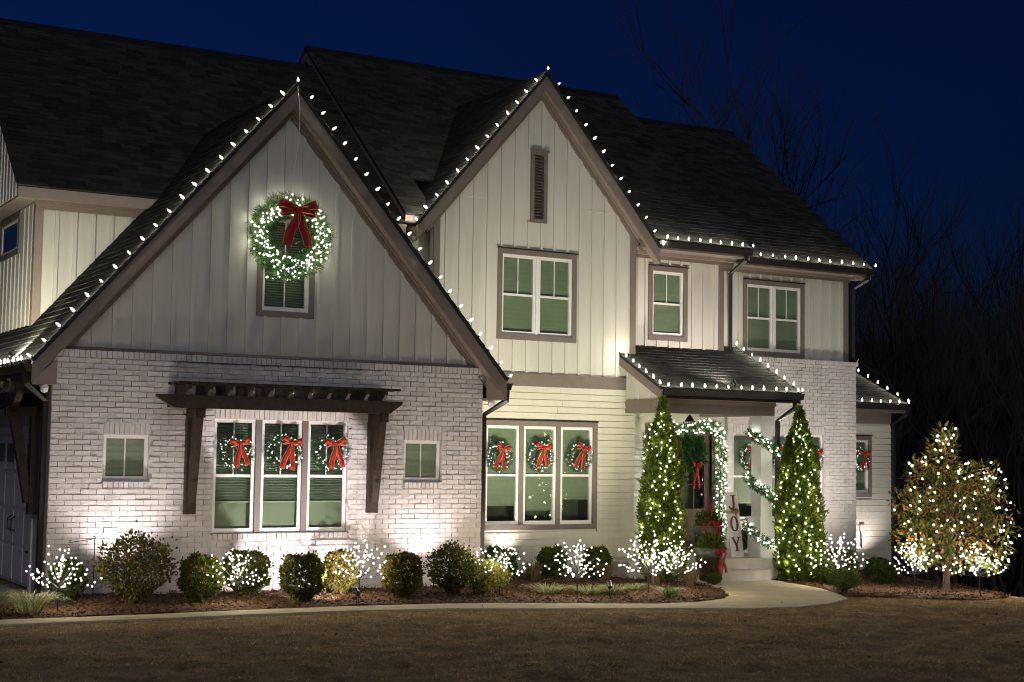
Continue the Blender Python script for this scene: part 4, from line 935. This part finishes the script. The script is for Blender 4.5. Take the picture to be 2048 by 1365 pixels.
sg = thing('porch_sign', 'tall white board reading JOY leaning beside the porch planter', 'sign', (14.22, 1.70, .15)); sg.rotation_euler = (radians(-6), radians(-4), radians(-8))
MB().box(-.145, .145, 0, .022, 0, 1.32).build('board', sign_m, sg)
def glyph(build): build.build('letter', letter_m, sg)
Yl = (-.008, -.0012)
def rib(pts, ws):          # stroke of varying width in the plane of the board
    mb = MB(); v = []
    for i, p in enumerate(pts):
        d = Vector(pts[min(i+1, len(pts)-1)])-Vector(pts[max(i-1, 0)]); d.normalize(); q = Vector((-d.y, d.x)); w_ = ws[i]/2
        for sg_, yy in ((-1, Yl[0]), (1, Yl[0]), (1, Yl[1]), (-1, Yl[1])): v.append((p[0]+q.x*w_*sg_, yy, p[1]+q.y*w_*sg_))
    f = []
    for i in range(len(pts)-1):
        for k in range(4): f.append((4*i+k, 4*i+(k+1) % 4, 4*i+4+(k+1) % 4, 4*i+4+k))
    f += [(0, 1, 2, 3), (4*len(pts)-1, 4*len(pts)-2, 4*len(pts)-3, 4*len(pts)-4)]
    return mb.add(v, f)
zj = .97
mb = rib([(.035, zj+.285), (.035, zj+.09), (.028, zj+.045), (.0, zj+.014), (-.035, zj+.012), (-.062, zj+.035), (-.070, zj+.07)], [.048, .048, .045, .036, .03, .034, .046]); mb.box(-.03, .095, *Yl, zj+.268, zj+.287); glyph(mb)
zo = .53
glyph(rib([(.072*cos(t), zo+.145+.145*sin(t)) for t in [2*pi*k/24 for k in range(25)]], [.020+.030*abs(cos(2*pi*k/24)) for k in range(25)]))
zy = .12
mb = rib([(0, zy+.01), (0, zy+.13)], [.046, .046]); mb.add(rib([(-.004, zy+.125), (-.075, zy+.28)], [.046, .046]).v, rib([(-.004, zy+.125), (-.075, zy+.28)], [.046, .046]).f); mb.add(rib([(.006, zy+.125), (.068, zy+.28)], [.026, .026]).v, rib([(.006, zy+.125), (.068, zy+.28)], [.026, .026]).f)
mb.box(-.05, .05, *Yl, zy, zy+.016).box(-.115, -.035, *Yl, zy+.268, zy+.287).box(.03, .105, *Yl, zy+.268, zy+.287); glyph(mb)
MB().box(-.15, .15, -.012, .03, .885, .945).build('burlap_band', burlap_m, sg); MB().ribbon([(.02, -.02, .92), (.09, -.05, .95), (.13, -.03, .93), (.08, -.04, .89), (.03, -.02, .91), (.07, -.03, .80)], (0, .3, 1), .05).build('burlap_bow', burlap_m, sg)
n = 120; P = np.stack([rng.uniform(-.03, .1, n), rng.uniform(-.04, 0, n), .95+rng.uniform(-.01, .03, n)], 1); mobj('greenery', np_mesh('greenery', leaves(P, rand_dirs(n)*np.array([1, .4, .5]), .05, .01), 4, bigpine_m), sg)
# garden flag stand
fs = thing('flag_stand', 'empty black metal garden flag stand beside the brick corner', 'flag stand', (.60, -.40, h_ground(.6, -.4)))
MB().tube([(0, 0, -.05), (0, 0, .86), (.01, 0, .885), (-.02, 0, .90)], .008, 5).build('post', black_m, fs); MB().tube([(0, 0, .86), (-.30, -.01, .82), (-.37, -.01, .815), (-.375, -.01, .835), (-.34, -.01, .845)], .006, 5).build('arm', black_m, fs)

# ================================================================== GARDEN
def shrub(label, x, y, rx, rz, kind, m, n=5200, lf=(.034, .020), seed=0, ry=None, group='shrubs in the mulch beds', m2=None):
    r = np.random.default_rng(seed+int(x*100)); ry = ry or rx; z = h_ground(x, y)
    root = thing('shrub', label, 'shrub', (x, y, z), group); rx *= .84; ry *= .84; rz *= .875; n = int(n*(1.5 if kind != 'loose' else .95)); lf = (lf[0]*1.15, lf[1]*1.3)
    d = r.normal(size=(n, 3)); d /= np.linalg.norm(d, axis=1)[:, None]
    p_ = {'ball': 2.2, 'box': 3.6, 'loose': 2.4}[kind]
    s = (np.abs(d)**p_).sum(1)**(-1/p_); rad = s*(1-r.exponential({'loose': .20}.get(kind, .06), n)); rad = np.clip(rad, .05, 1.2); rad = np.where(r.random(n) < .04, s*r.uniform(1.0, 1.16, n), rad)
    lump = 1+.06*np.sin(d[:, 0]*6+seed)+.06*np.sin(d[:, 1]*7+d[:, 2]*5+seed*2)+.04*np.sin(d[:, 2]*11+seed)+.035*np.sin(d[:, 0]*13+d[:, 2]*9+seed*3)
    if kind == 'loose': lump += r.normal(0, .06, n)
    P = d*rad[:, None]*lump[:, None]*np.array([rx, ry, rz])+np.array([0, 0, rz*1.02+.04])
    low = np.clip(P[:, 2]/(rz*.7), .55, 1); P[:, 0] *= low; P[:, 1] *= low
    P[:, 2] = np.maximum(P[:, 2], .02)
    V = leaves(P, d+np.array([0, 0, .3]), lf[0], lf[1], .6)
    mi = (r.random(n) < .35).astype(np.int32) if m2 else None
    mobj('foliage', np_mesh('foliage', V, 4, [m, m2] if m2 else m, mi), root)
    mb = MB(); rr = random.Random(seed)
    for k in range(30 if kind == 'loose' else 12):
        a = rr.uniform(0, 2*pi); q = rr.uniform(.2, .85); e = Vector((cos(a)*rx*q, sin(a)*ry*q, rz*rr.uniform(.7, 1.7))); mid = e*.5+Vector((0, 0, .05)); mid.x *= .6; mid.y *= .6
        mb.tube([(cos(a)*.03, sin(a)*.03, -.03), mid, e], [.010, .007, .002], 4, cap=False)
    mb.build('stems', bark_m, root)
shrub('small clipped green shrub behind the twig tree by the downspout', .13, -.82, .27, .30, 'ball', box_m, 4200, seed=1)
shrub('largest rounded loose bush in front of the brick wall', .92, -1.35, .56, .52, 'loose', holly_m, 3600, (.05, .026), seed=2, m2=autumn_m)
shrub('square clipped bush standing beside the largest loose bush', 1.80, -1.6, .30, .34, 'box', box_m, 3600, (.042, .024), seed=3, m2=autumn_m)
shrub('clipped bush partly behind the twig tree under the garage window', 2.78, -.8, .34, .33, 'box', holly_m, 3800, (.042, .024), seed=4, m2=yellow_m)
shrub('dark square bush in front of the garage window sill', 3.20, -2.0, .31, .345, 'box', holly_m, 4200, (.04, .024), seed=5)
shrub('bronze tinted bush behind the twig tree by the pergola bracket', 4.25, -1.0, .26, .34, 'box', autumn_m, 3200, (.04, .024), seed=6, m2=yellow_m)
shrub('bronze green bush under the small square brick window', 4.95, -1.75, .29, .34, 'box', autumn_m, 3200, (.045, .025), seed=7, m2=box_m)
shrub('dark loose bush at the brick corner beside the spotlight', 5.88, -1.55, .40, .42, 'loose', holly_m, 4200, (.04, .022), seed=8)
shrub('yellow green feathery bush spilling past the brick corner', 6.45, -1.55, .42, .28, 'loose', yellow_m, 4200, (.045, .016), seed=9)
shrub('round boxwood at the corner of brick and siding', 7.95, .55, .33, .32, 'ball', box_m, 4600, seed=10)
shrub('round boxwood below the siding window toward the brick corner', 9.5, 1.25, .30, .29, 'ball', box_m, 4400, seed=11)
shrub('round boxwood below the siding window toward the porch', 10.60, 1.45, .31, .30, 'ball', box_m, 4400, seed=12)
shrub('boxwood behind the twig tree at the brick front corner', 15.9, .55, .40, .36, 'ball', box_m, 5000, seed=13)
shrub('low square boxwood beside the wall of the side room', 16.95, .35, .30, .22, 'box', box_m, 4200, seed=14)
shrub('low boxwood tucked behind the square one by the side room', 17.6, 1.2, .30, .24, 'box', box_m, 4000, seed=15)
shrub('small dark shrub at the front edge of the bed beside the walk', 14.0, -1.65, .30, .20, 'loose', box_m, 2600, (.03, .015), seed=16)
shrub('small round shrub at the foot of the cone tree beside the steps', 15.05, -.05, .24, .24, 'ball', box_m, 3200, seed=17)
shrub('tiny evergreen at the base of the large planter', 12.10, -.22, .15, .085, 'loose', box_m, 1500, (.03, .012), seed=18)
sb = len(bpy.data.objects)
shrub('potted green shrub on the porch behind the JOY board', 15.0, 2.6, .22, .24, 'ball', box_m, 2600, seed=19); bpy.context.view_layer.objects.active = None
for o in col.objects:
    if o.get('label', '').startswith('potted green shrub'): o.location.z = .15; o['label'] = 'green shrub on the porch beside the JOY board'

def clump(label, x, y, r, hh, n, m, group, lay=1.0, cat='grass clump', name='grass_clump'):
    root = thing(name, label, cat, (x, y, h_ground(x, y)+.03), group); V = []
    for k in range(n):
        a = random.uniform(0, 2*pi); q = r*.35*sqrt(random.random()); b = Vector((cos(a)*q, sin(a)*q, 0)); d = Vector((cos(a+random.uniform(-.6, .6)), sin(a+random.uniform(-.6, .6)), 0)); L = r*random.uniform(.6, 1.15)
        w_ = Vector((-d.y, d.x, 0))*.006; pr = None
        for j in range(4):
            t = j/3; p = b+d*L*t*lay+Vector((0, 0, hh*sin(t*2.35)*random.uniform(.8, 1.1))); ww = w_*(1-t*.85)
            if pr: V += [pr[0]-pr[1], pr[0]+pr[1], p+ww, p-ww]
            pr = (p, ww)
    mobj('blades', np_mesh('blades', np.array([tuple(v) for v in V]), 4, m), root); return root
G = 'pale striped grass clumps at the bed edge'
for lb, x, y, s in (('pale striped grass clump at the driveway edge of the bed', -1.15, -1.9, 1.1), ('pale striped grass clump in front of the black corner downspout', -.72, -2.3, 1.0), ('flattened pale grass clump in front of the siding wall bed', 7.55, -1.75, 1.0), ('flattened pale grass clump beside the middle twig tree', 8.2, -1.95, 1.0), ('flattened pale grass clump between two twig trees', 8.75, -1.85, .9), ('flattened pale grass clump near the foot of cone tree', 9.6, -1.3, .7)):
    clump(lb, x, y, .42*s, .13*s if x > 0 else .24*s, 170, blade_m, G)
clump('bright green low clump at the front of the bed near the planter', 9.45, -2.45, .30, .13, 130, box_m, None)
for lb, x, y in (('dry tan perennial stems below the round boxwood near the porch', 10.0, .3), ('dry tan perennial stems at the foot of the cone tree', 10.65, -.35), ('dry bare twiggy plant between the clipped boxwoods', 8.75, .7), ('dry brown perennial beside the planter', 11.3, -.55)):
    clump(lb, x, y, .30, .30, 150, dry_m, 'dry perennials in the bed', .7, 'plant', 'dry_perennial')

def cone_tree(label, x, y, R, H, seed, lobes, llab):
    r = np.random.default_rng(seed); z = h_ground(x, y); root = thing('cone_tree', label, 'tree', (x, y, z), 'lit cone evergreens flanking the steps')
    def prof(t): return R*np.clip(np.where(t < .12, .80+1.7*t, 1.0-((np.clip(t, .12, 1)-.12)/.88)**2.4), .03, 1)*np.where(t > .86, .75, 1)
    n = 20000; t = r.beta(1.1, 1.45, n); a = r.uniform(0, 2*pi, n); q = np.clip(1-r.exponential(.10, n), .05, 1.04)
    q = np.where(r.random(n) < .07, r.uniform(1.0, 1.17, n), q); lump = 1+.12*np.sin(a*3+t*9+seed)+.10*np.sin(a*5-t*17)+.07*np.sin(a*11+t*31)
    hol = (np.sin(a*5+t*24+seed)+np.sin(a*3-t*17+1)+.8*np.sin(a*8+t*41))/2.8; q = np.where((hol < -.22) & (q > .80), q-rng.uniform(.12, .34, n), q)
    P = np.stack([np.cos(a)*prof(t)*q*lump, np.sin(a)*prof(t)*q*lump, t*H+.06], 1); D = np.stack([np.cos(a)*.75, np.sin(a)*.75, np.ones(n)*.75], 1)
    V = [leaves(P, D, .10, .034, .38)]
    for (lx, ly, lz, lr, lh) in lobes:
        m_ = 1500; t = r.uniform(0, 1, m_)**.8; a = r.uniform(0, 2*pi, m_); q = lr*(1-t)*np.sqrt(r.uniform(.1, 1, m_))
        V.append(leaves(np.stack([lx+np.cos(a)*q, ly+np.sin(a)*q, lz+t*lh], 1), np.stack([np.cos(a)*.4, np.sin(a)*.4, np.ones(m_)], 1), .09, .03, .3))
    mobj('crown', np_mesh('crown', np.concatenate(V), 4, cedar_m), root)
    MB().tube([(0, 0, -.05), (0, 0, H*.5), (0, 0, H*.97)], [.05, .03, .006], 8).build('trunk', bark_m, root)
    ls = thing('light_string', llab, 'light string', (x, y, z), 'mini lights wound round the evergreens'); mb = MB(); W = []
    NL = 250
    for k in range(NL):
        tt = .03+.90*(k/NL)**.92; aa = k*2.39996+r.uniform(-.3, .3); rr = float(prof(np.array([tt]))[0])*(1+.09*sin(aa*3+tt*9+seed))*r.uniform(.93, 1.06)
        p = Vector((cos(aa)*rr, sin(aa)*rr, tt*H+.06)); mobj('bulb', tree_me, ls, p)
    for k in range(22):
        tt = .06+.82*k/21; aa = k*2.39996+1; rr = float(prof(np.array([tt]))[0])*1.12; bulb_lamp(ls, (cos(aa)*rr, sin(aa)*rr, tt*H+.06), .34, (1.0, .93, .66), .02)
    for k in range(240):
        tt = .03+.90*k/240; aa = k*.26; rr = float(prof(np.array([tt]))[0])*.93; W.append((cos(aa)*rr, sin(aa)*rr, tt*H+.06))
    mb.tube(W, .003, 3).build('wire', wire_m, ls)
cone_tree('tall lit cone evergreen on the siding side of the porch steps', 11.40, .45, .365, 3.36, 3, [(-.32, -.1, 1.9, .15, .5), (.30, -.1, 2.0, .14, .55)], 'mini lights wound round the cone evergreen on the siding side')
cone_tree('broad lit cone evergreen on the brick side of the porch steps', 14.90, .62, .415, 3.42, 8, [(-.40, -.15, 2.25, .17, .6), (.36, 0, 2.2, .15, .45)], 'mini lights wound round the cone evergreen on the brick side')

# ---- magnolia
MX, MY = 16.95, -1.3; mz = h_ground(MX, MY)
mg = thing('magnolia_tree', 'magnolia with bronze backed leaves and white lights beyond the house corner', 'tree', (MX, MY, mz)); mr = np.random.default_rng(5)
hr = Vector((rt.x, rt.y, 0)).normalized(); hd = Vector((fw.x, fw.y, 0)).normalized()
LOB = [(0, 3.05, .22), (-.05, 2.78, .30), (-.1, 2.45, .36), (-.58, 2.38, .20), (-.45, 2.1, .36), (.42, 2.2, .32), (.88, 2.38, .17), (.92, 2.05, .26), (.6, 1.8, .42), (-.80, 1.70, .30), (-.55, 1.45, .42), (1.05, 1.58, .30), (1.15, 1.2, .26), (0, 1.6, .55), (-.72, 1.0, .36), (.9, .9, .38), (.3, 1.05, .5), (-.3, .95, .45), (.95, .62, .24), (.3, .68, .32), (-.5, .72, .28), (.15, 2.0, .4)]
LV = []; tot = sum(l[2]**2 for l in LOB); leafs = []
for (u_, z_, r_) in LOB:
    r_ *= .9; u_ *= .92; k = int(4600*r_**2/tot/.81)
    for _ in range(k):
        d = rand_dirs(1)[0]; q = r_*(1-mr.exponential(.16)); q = max(q, .05)
        dep = mr.normal(0, .35)*r_ if abs(u_) < .3 else mr.normal(0, .5)*.5
        c = hr*float(u_)+hd*float(dep)+Vector((0, 0, z_)); p = c+Vector(d)*q; ax = (Vector(d)+Vector((0, 0, .75 if mr.random() < .30 or (z_ > 2.3 and mr.random() < .6) else -.45))+Vector(mr.normal(0, .35, 3))).normalized()
        leafs.append((p, ax, mr.uniform(.75, 1.2)))
def leaf_mesh():
    L, W_ = .125, .05; o = []; 
    top = [(0, 0, 0), (W_/2, L*.4, .006), (W_*.38, L*.75, .002), (0, L, -.006), (-W_*.38, L*.75, .002), (-W_/2, L*.4, .006), (0, L*.45, -.004)]
    f = [(0, 1, 6), (1, 2, 6), (2, 3, 6), (3, 4, 6), (4, 5, 6), (5, 0, 6)]
    mb = MB(); mb.add(top, f, 0); mb.add([(a, b, c-.002) for a, b, c in top], [tuple(reversed(q)) for q in f], 1); return mb
lmb = leaf_mesh(); lme = lmb.mesh('leaf', [mag_top, mag_back])
def leaf_mat(p, ax, s):
    y_ = ax; x_ = y_.cross(Vector((0, 0, 1))+Vector(mr.normal(0, .35, 3))).normalized(); z_ = x_.cross(y_); return Matrix(((x_.x*s, y_.x*s, z_.x*s, p.x), (x_.y*s, y_.y*s, z_.y*s, p.y), (x_.z*s, y_.z*s, z_.z*s, p.z), (0, 0, 0, 1)))
mts = [leaf_mat(*l) for l in leafs]; mts.sort(key=lambda M_: M_.translation.dot(hd))
crown = mobj('crown', bpy.data.meshes.new('crown'), mg)
bv, bf, bi = [], [], []
V0 = np.array(lmb.v)
for i, M_ in enumerate(mts):
    if i < 300:
        o = mobj('leaf', lme, crown); o.matrix_basis = M_
    else:
        A = np.array(M_); W_ = V0@A[:3, :3].T+A[:3, 3]; b0 = len(bv); bv += [tuple(v) for v in W_]; bf += [tuple(j+b0 for j in f) for f in lmb.f]; bi += lmb.mi
me = crown.data; me.from_pydata(bv, [], bf); me.materials.append(mag_top); me.materials.append(mag_back); me.polygons.foreach_set('material_index', bi); me.update(); crown['kind'] = 'stuff'
mb = MB(); mb.tube([(0, 0, -.1), tuple(hr*.02+Vector((0, 0, .6))), tuple(Vector((0, 0, 1.7))), tuple(Vector((0, 0, 2.9)))], [.075, .06, .035, .008], 8)
for (u_, z_, r_) in LOB[3:]: mb.tube([(0, 0, max(.25, z_*.45)), tuple(hr*u_*.5+Vector((0, 0, z_*.8))), tuple(hr*u_+Vector((0, 0, z_)))], [.03, .02, .006], 6)
mb.build('trunk', bark_m, mg)
ml = thing('light_string', 'white lights swagged through the magnolia', 'light string', (MX, MY, mz)); W = []
for k in range(140):
    u0, z0, r0 = LOB[k % len(LOB)]; d = rand_dirs(1)[0]; dv_ = Vector(d); dv_ -= hd*max(0, dv_.dot(hd))*1.6; dv_ = dv_.normalized()
    p = hr*float(u0)-hd*.12+Vector((0, 0, z0))+dv_*(r0*float(mr.uniform(.85, 1.08))); p.z = max(p.z, .25); mobj('bulb', mag_me, ml, p); W.append(p)
for k in range(0, 140, 7): bulb_lamp(ml, W[k]-hd*.07, .30, (1.0, .90, .66), .02)
W.sort(key=lambda q: round(q.z/.22)*10+(q.dot(hr) if round(q.z/.22) % 2 else -q.dot(hr)))
MB().tube(W, .003, 3).build('wire', wire_m, ml)

# ================================================================== GROUND
def tagk(o): o['kind'] = 'structure'; return o
def noise2(x, y, s):
    return (np.sin(x*1.7*s+1.3*np.sin(y*1.1*s))+np.sin(y*2.3*s+1.7*np.sin(x*.9*s+.5))+np.sin((x+y)*3.1*s+2)*.5+np.sin((x*.7-y*1.3)*4.7*s)*.35)/2.85
hv = np.vectorize(h_ground)
xs = np.unique(np.concatenate([np.linspace(-90, -9, 18), np.arange(-9, 24, .15), np.linspace(24, 160, 26)])); ys = np.unique(np.concatenate([np.linspace(-40, -12, 12), np.arange(-12, 6, .15), np.linspace(6, 180, 30)]))
GX, GY = np.meshgrid(xs, ys); GZ = hv(GX, GY)-.012
near = np.clip((-3.7-GY)/1.1, 0, 1)*(GY > -13)
GZ = GZ+near*(.040*noise2(GX, GY, 1.1)+.030*noise2(GX+5, GY*1.5, 3.3))
nx, ny = len(xs), len(ys); idx = np.arange(nx*ny).reshape(ny, nx)
F = np.stack([idx[:-1, :-1], idx[:-1, 1:], idx[1:, 1:], idx[1:, :-1]], -1).reshape(-1, 4)
me = bpy.data.meshes.new('lawn'); me.from_pydata(np.stack([GX, GY, GZ], -1).reshape(-1, 3).tolist(), [], F.tolist()); me.materials.append(lawn_m); me.polygons.foreach_set('use_smooth', [True]*len(F)); me.update()
lawn = tagk(mobj('lawn', me))
BACK = [(-7, -2.5), (-3.5, -2.65), (-1.2, -2.80), (-.3, -2.88), (.68, -2.90), (2.23, -2.84), (3.6, -2.80), (4.88, -2.82), (6.17, -2.98), (7.41, -3.36), (8.4, -3.55), (9.3, -3.42), (10.14, -2.96), (10.75, -2.40), (11.55, -1.2), (11.9, -.4), (11.95, .37)]
FRONT = [(-7, -3.1), (-3.5, -3.2), (-1.31, -3.34), (-.39, -3.36), (.55, -3.40), (2.35, -3.36), (3.4, -3.36), (4.82, -3.50), (6.21, -3.86), (8.26, -4.20), (9.42, -4.46), (10.49, -4.40), (11.53, -3.95), (12.73, -3.10), (13.4, -2.1), (13.95, -1.1), (14.30, 0), (14.28, .37)]
def resample(pl, n):
    P = np.array(pl); d = np.r_[0, np.cumsum(np.linalg.norm(np.diff(P, axis=0), axis=1))]; t = np.linspace(0, d[-1], n); return np.stack([np.interp(t, d, P[:, 0]), np.interp(t, d, P[:, 1])], 1)
nb = 22; sub = 6
B_ = resample(BACK, nb*sub+1); Fr = resample(FRONT, nb*sub+1)
side = tagk(mobj('sidewalk', bpy.data.meshes.new('sidewalk')))
sv, sf = [], []
for k in range(nb*sub+1):
    for p in (B_[k], Fr[k]): sv.append((p[0], p[1], h_ground(*p)+.002))
for k in range(nb*sub): sf.append((2*k, 2*k+1, 2*k+3, 2*k+2))
side.data.from_pydata(sv, [], sf); side.data.materials.append(mulch_m); side.data.update()
for s in range(nb):
    v, f = [], []
    g0, g1 = .10, sub-.10
    ts = [s*sub+g0]+[s*sub+j for j in range(1, sub)]+[s*sub+g1]
    for t in ts:
        i = int(t); a = t-i; b = B_[i]*(1-a)+B_[min(i+1, nb*sub)]*a; f_ = Fr[i]*(1-a)+Fr[min(i+1, nb*sub)]*a
        for p, dz in ((b, -.05), (b, .016), (f_, .016), (f_, -.05)): v.append((p[0], p[1], h_ground(*p)+dz))
    m_ = len(ts)
    for j in range(m_-1):
        q = 4*j
        f += [(q, q+4, q+5, q+1), (q+1, q+5, q+6, q+2), (q+2, q+6, q+7, q+3)]
    f += [(0, 1, 2, 3), (4*m_-1, 4*m_-2, 4*m_-3, 4*m_-4)]
    MB().add(v, f).build('slab', conc_m, side)
dv = MB()
for i in range(6):
    for j in range(3):
        x0_ = -10+j*3.28; y0_ = -.9+i*2.2; dv.box(x0_, x0_+3.27, y0_, y0_+2.19, -.1, .015)
tagk(dv.build('driveway', drive_m))
def inside(poly, X, Y):
    P = np.array(poly); r_ = np.zeros(X.shape, bool); j = len(P)-1
    for i in range(len(P)):
        c = ((P[i, 1] > Y) != (P[j, 1] > Y)) & (X < (P[j, 0]-P[i, 0])*(Y-P[i, 1])/(P[j, 1]-P[i, 1]+1e-12)+P[i, 0]); r_ ^= c; j = i
    return r_
def bed(poly, x0, x1, y0, y1, chips):
    st = .07; gx, gy = np.arange(x0, x1, st), np.arange(y0, y1, st); X, Y = np.meshgrid(gx, gy); ins = inside(poly, X, Y)
    Z = hv(X, Y)+.014+.018*noise2(X, Y, 2.0)+rng.uniform(-.012, .012, X.shape)
    id_ = np.arange(X.size).reshape(X.shape); ok = ins[:-1, :-1] & ins[:-1, 1:] & ins[1:, 1:] & ins[1:, :-1]
    F = np.stack([id_[:-1, :-1], id_[:-1, 1:], id_[1:, 1:], id_[1:, :-1]], -1)[ok]
    me = bpy.data.meshes.new('mulch_bed'); me.from_pydata(np.stack([X, Y, Z], -1).reshape(-1, 3).tolist(), [], F.tolist()); me.materials.append(mulch_m); me.update()
    b = tagk(mobj('mulch_bed', me))
    cx_ = rng.uniform(x0, x1, chips*3); cy_ = rng.uniform(y0, y1, chips*3); k = inside(poly, cx_, cy_); cx_, cy_ = cx_[k][:chips], cy_[k][:chips]; n = len(cx_)
    P = np.stack([cx_, cy_, hv(cx_, cy_)+.02+.018*noise2(cx_, cy_, 2.0)+rng.uniform(0, .02, n)], 1)
    tag(mobj('mulch_chips', np_mesh('mulch_chips', leaves(P, rand_dirs(n)*np.array([1, 1, .45]), .055, .02, .2), 4, mulch_m), b), kind='stuff')
LB = [(-.9, -.95)]+[(p[0], p[1]+.03) for p in BACK[2:-1]]+[(11.9, .5), (11.9, 1.05), (11.1, 1.05), (11.1, 2.4), (7.3, 2.4), (7.3, -.02), (0, -.02), (0, -.2), (-.9, -.6)]
LB[0] = (-1.6, -.95); LB.insert(1, (-1.6, -2.8))
bed(LB, -1.7, 12.1, -3.7, 2.5, 9000)
RB = [(14.3, .9), (14.35, 0), (14.0, -1.05), (13.5, -2.0), (13.15, -2.55), (13.9, -2.75), (14.6, -3.05), (15.3, -3.2), (16.2, -3.1), (17.3, -2.6), (18.3, -1.6), (19.2, .3), (20.4, 2.6), (21.8, 4.4), (21.6, 4.9), (19.1, 4.9), (19.1, 3.55), (15.3, 3.55), (15.3, 1.1), (14.3, 1.1)]
bed(RB, 13.0, 22.0, -3.4, 5.0, 6000)
# dormant grass blades on the part of the lawn that is near
n = 210000; X = rng.uniform(-4.5, 19.5, n); Y = rng.uniform(-11.5, -2.5, n)
FP = np.concatenate([Fr, [[13.4, -2.6], [15.3, -3.25], [17.4, -2.7], [19.6, .2], [25, .2], [25, -30], [-12, -30]]]); k = inside(FP.tolist(), X, Y) & (h_ground.__call__ is not None)
den = noise2(X, Y, 1.1)*.5+noise2(X+3, Y*1.4, 3.3)*.5; k &= rng.uniform(-1.3, .7, n) < den
X, Y = X[k], Y[k]; n = len(X)
P = np.stack([X, Y, hv(X, Y)-.012+np.clip((-3.7-Y)/1.1, 0, 1)*(.040*noise2(X, Y, 1.1)+.030*noise2(X+5, Y*1.5, 3.3))], 1)
D = rand_dirs(n)*np.array([.8, .8, .2])+np.array([0, 0, .55])
tag(mobj('grass', np_mesh('grass', needles(P, D, .044, .0095, .3), 3, straw_m), lawn), kind='stuff')

# ================================================================== WOODS BEHIND
def bare_tree_mesh(seed, H, spread, depth=5, leafy=0):
    r = random.Random(seed); mb = MB(); tips = []
    def grow(p, d, L, rad, lev):
        P = [p]; k = 3
        for j in range(k):
            d = (d+Vector([r.uniform(-.16, .16) for _ in range(3)])+Vector((0, 0, .06))).normalized(); P.append(P[-1]+d*L/k)
        mb.tube(P, [rad, rad*.88, rad*.76, rad*.62], 5 if lev < 2 else 3, cap=False)
        if lev >= depth: tips.append(P[-1]); return
        nb_ = 3 if lev < 1 else r.choice((2, 3, 3))
        for i in range(nb_):
            q = P[r.choice((1, 2, 3))] if i else P[3]; a = r.uniform(0, 2*pi); o = d.orthogonal().normalized(); o = (o*cos(a)+d.cross(o)*sin(a))
            grow(q, (d+o*r.uniform(.35, .8)*spread+Vector((0, 0, .18))).normalized(), L*r.uniform(.62, .86), rad*(.55 if i else .62), lev+1)
    grow(Vector((0, 0, -.5)), Vector((0, 0, 1)), H*.30, H*.012, 0)
    return mb.mesh('branches', bare_m), tips
protos = [bare_tree_mesh(s, 15, sp_, 6) for s, sp_ in ((3, .9), (8, .7), (14, 1.05), (21, .8))]
tl = 'bare winter tree in the dark woods behind the house'
def place(px_ang, dist):   # bearing measured from the camera position on the lawn, metres away
    a = yaw+px_ang; return CAM.x+sin(a)*dist, CAM.y+cos(a)*dist
tr = random.Random(4)
spots = [(.075, 58, .98), (.11, 62, .9), (.150, 55, 1.16), (.172, 60, 1.05), (.20, 57, .92), (.225, 64, .88), (.245, 54, .78), (.262, 60, .72), (.285, 52, .62), (.30, 58, .60), (.318, 63, .68), (.336, 55, .72), (.35, 60, .80), (.365, 50, .55), (.24, 47, .50), (.275, 45, .45), (.31, 46, .46), (.345, 47, .50), (.19, 48, .55), (.09, 66, .8), (.232, 70, .9), (.252, 72, .85), (.272, 69, .8), (.292, 74, .85), (.31, 70, .8), (.328, 72, .85), (.342, 69, .9), (.356, 73, .95), (.215, 58, .7), (.268, 56, .62), (.30, 52, .55), (.33, 50, .58)]
for i, (a, d, s) in enumerate(spots):
    x, y = place(a, d); z = h_ground(x, y)
    t = thing('bare_tree', tl if i != 2 else 'tallest bare tree standing behind the roof ridge', 'tree', (x, y, z), None if i == 2 else 'bare trees in the woods', tr.uniform(0, 6)); s2 = s*1.15
    t.scale = (s2, s2, s2*(1+max(0, -z)/15)); me, tips = protos[i % 4]; mobj('branches', me, t)
    MB().tube([(0, 0, -3), (0, 0, .6)], [.26, .2], 8).build('trunk', bark_m, t)
# brush that closes the view under the trees
V = []
for a in np.linspace(.20, .42, 80):
    x, y = place(a, 66+rng.uniform(-6, 6)); z = h_ground(x, y); n = 110
    b = np.stack([x+rng.normal(0, .8, n), y+rng.normal(0, .8, n), z+rng.uniform(0, .5, n)], 1); V.append(needles(b, np.tile([0, 0, 1.], (n, 1)), 9.5, .14, .2))
tag(mobj('far_brush', np_mesh('far_brush', np.concatenate(V), 3, bare_m)), 'dark leafless undergrowth at the edge of the woods', 'undergrowth', kind='stuff')

# two far lamps glimmering through the woods
for lb, a, d, zt in (('tiny lamp post glimmering through the woods nearest the house corner', .2532, 74, 2.55), ('tiny lamp post glimmering low in the woods past the magnolia', .3262, 78, 1.25)):
    x, y = place(a, d); z = h_ground(x, y); t = thing('lamp_post', lb, 'lamp post', (x, y, z))
    MB().tube([(0, 0, -.3), (0, 0, zt-z-.15)], .05, 6).build('post', black_m, t); MB().lathe([(.05, 0), (.10, .06), (.10, .20), (.03, .28)], 8, c=(0, 0, zt-z-.15)).build('lamp_head', emit('far_glow', (1.0, .86, .80), 2.2), t)

# fallen leaves on the lawn and walk
n = 90; X = rng.uniform(-3, 17, n); Y = rng.uniform(-9.5, -2.6, n)
P = np.stack([X, Y, hv(X, Y)+.02+np.clip((-3.7-Y)/1.1, 0, 1)*(.040*noise2(X, Y, 1.1)+.030*noise2(X+5, Y*1.5, 3.3))], 1)
tag(mobj('fallen_leaves', np_mesh('fallen_leaves', leaves(P, rand_dirs(n)*np.array([1, 1, .25]), .055, .036, .2), 4, autumn_m), lawn), kind='stuff')
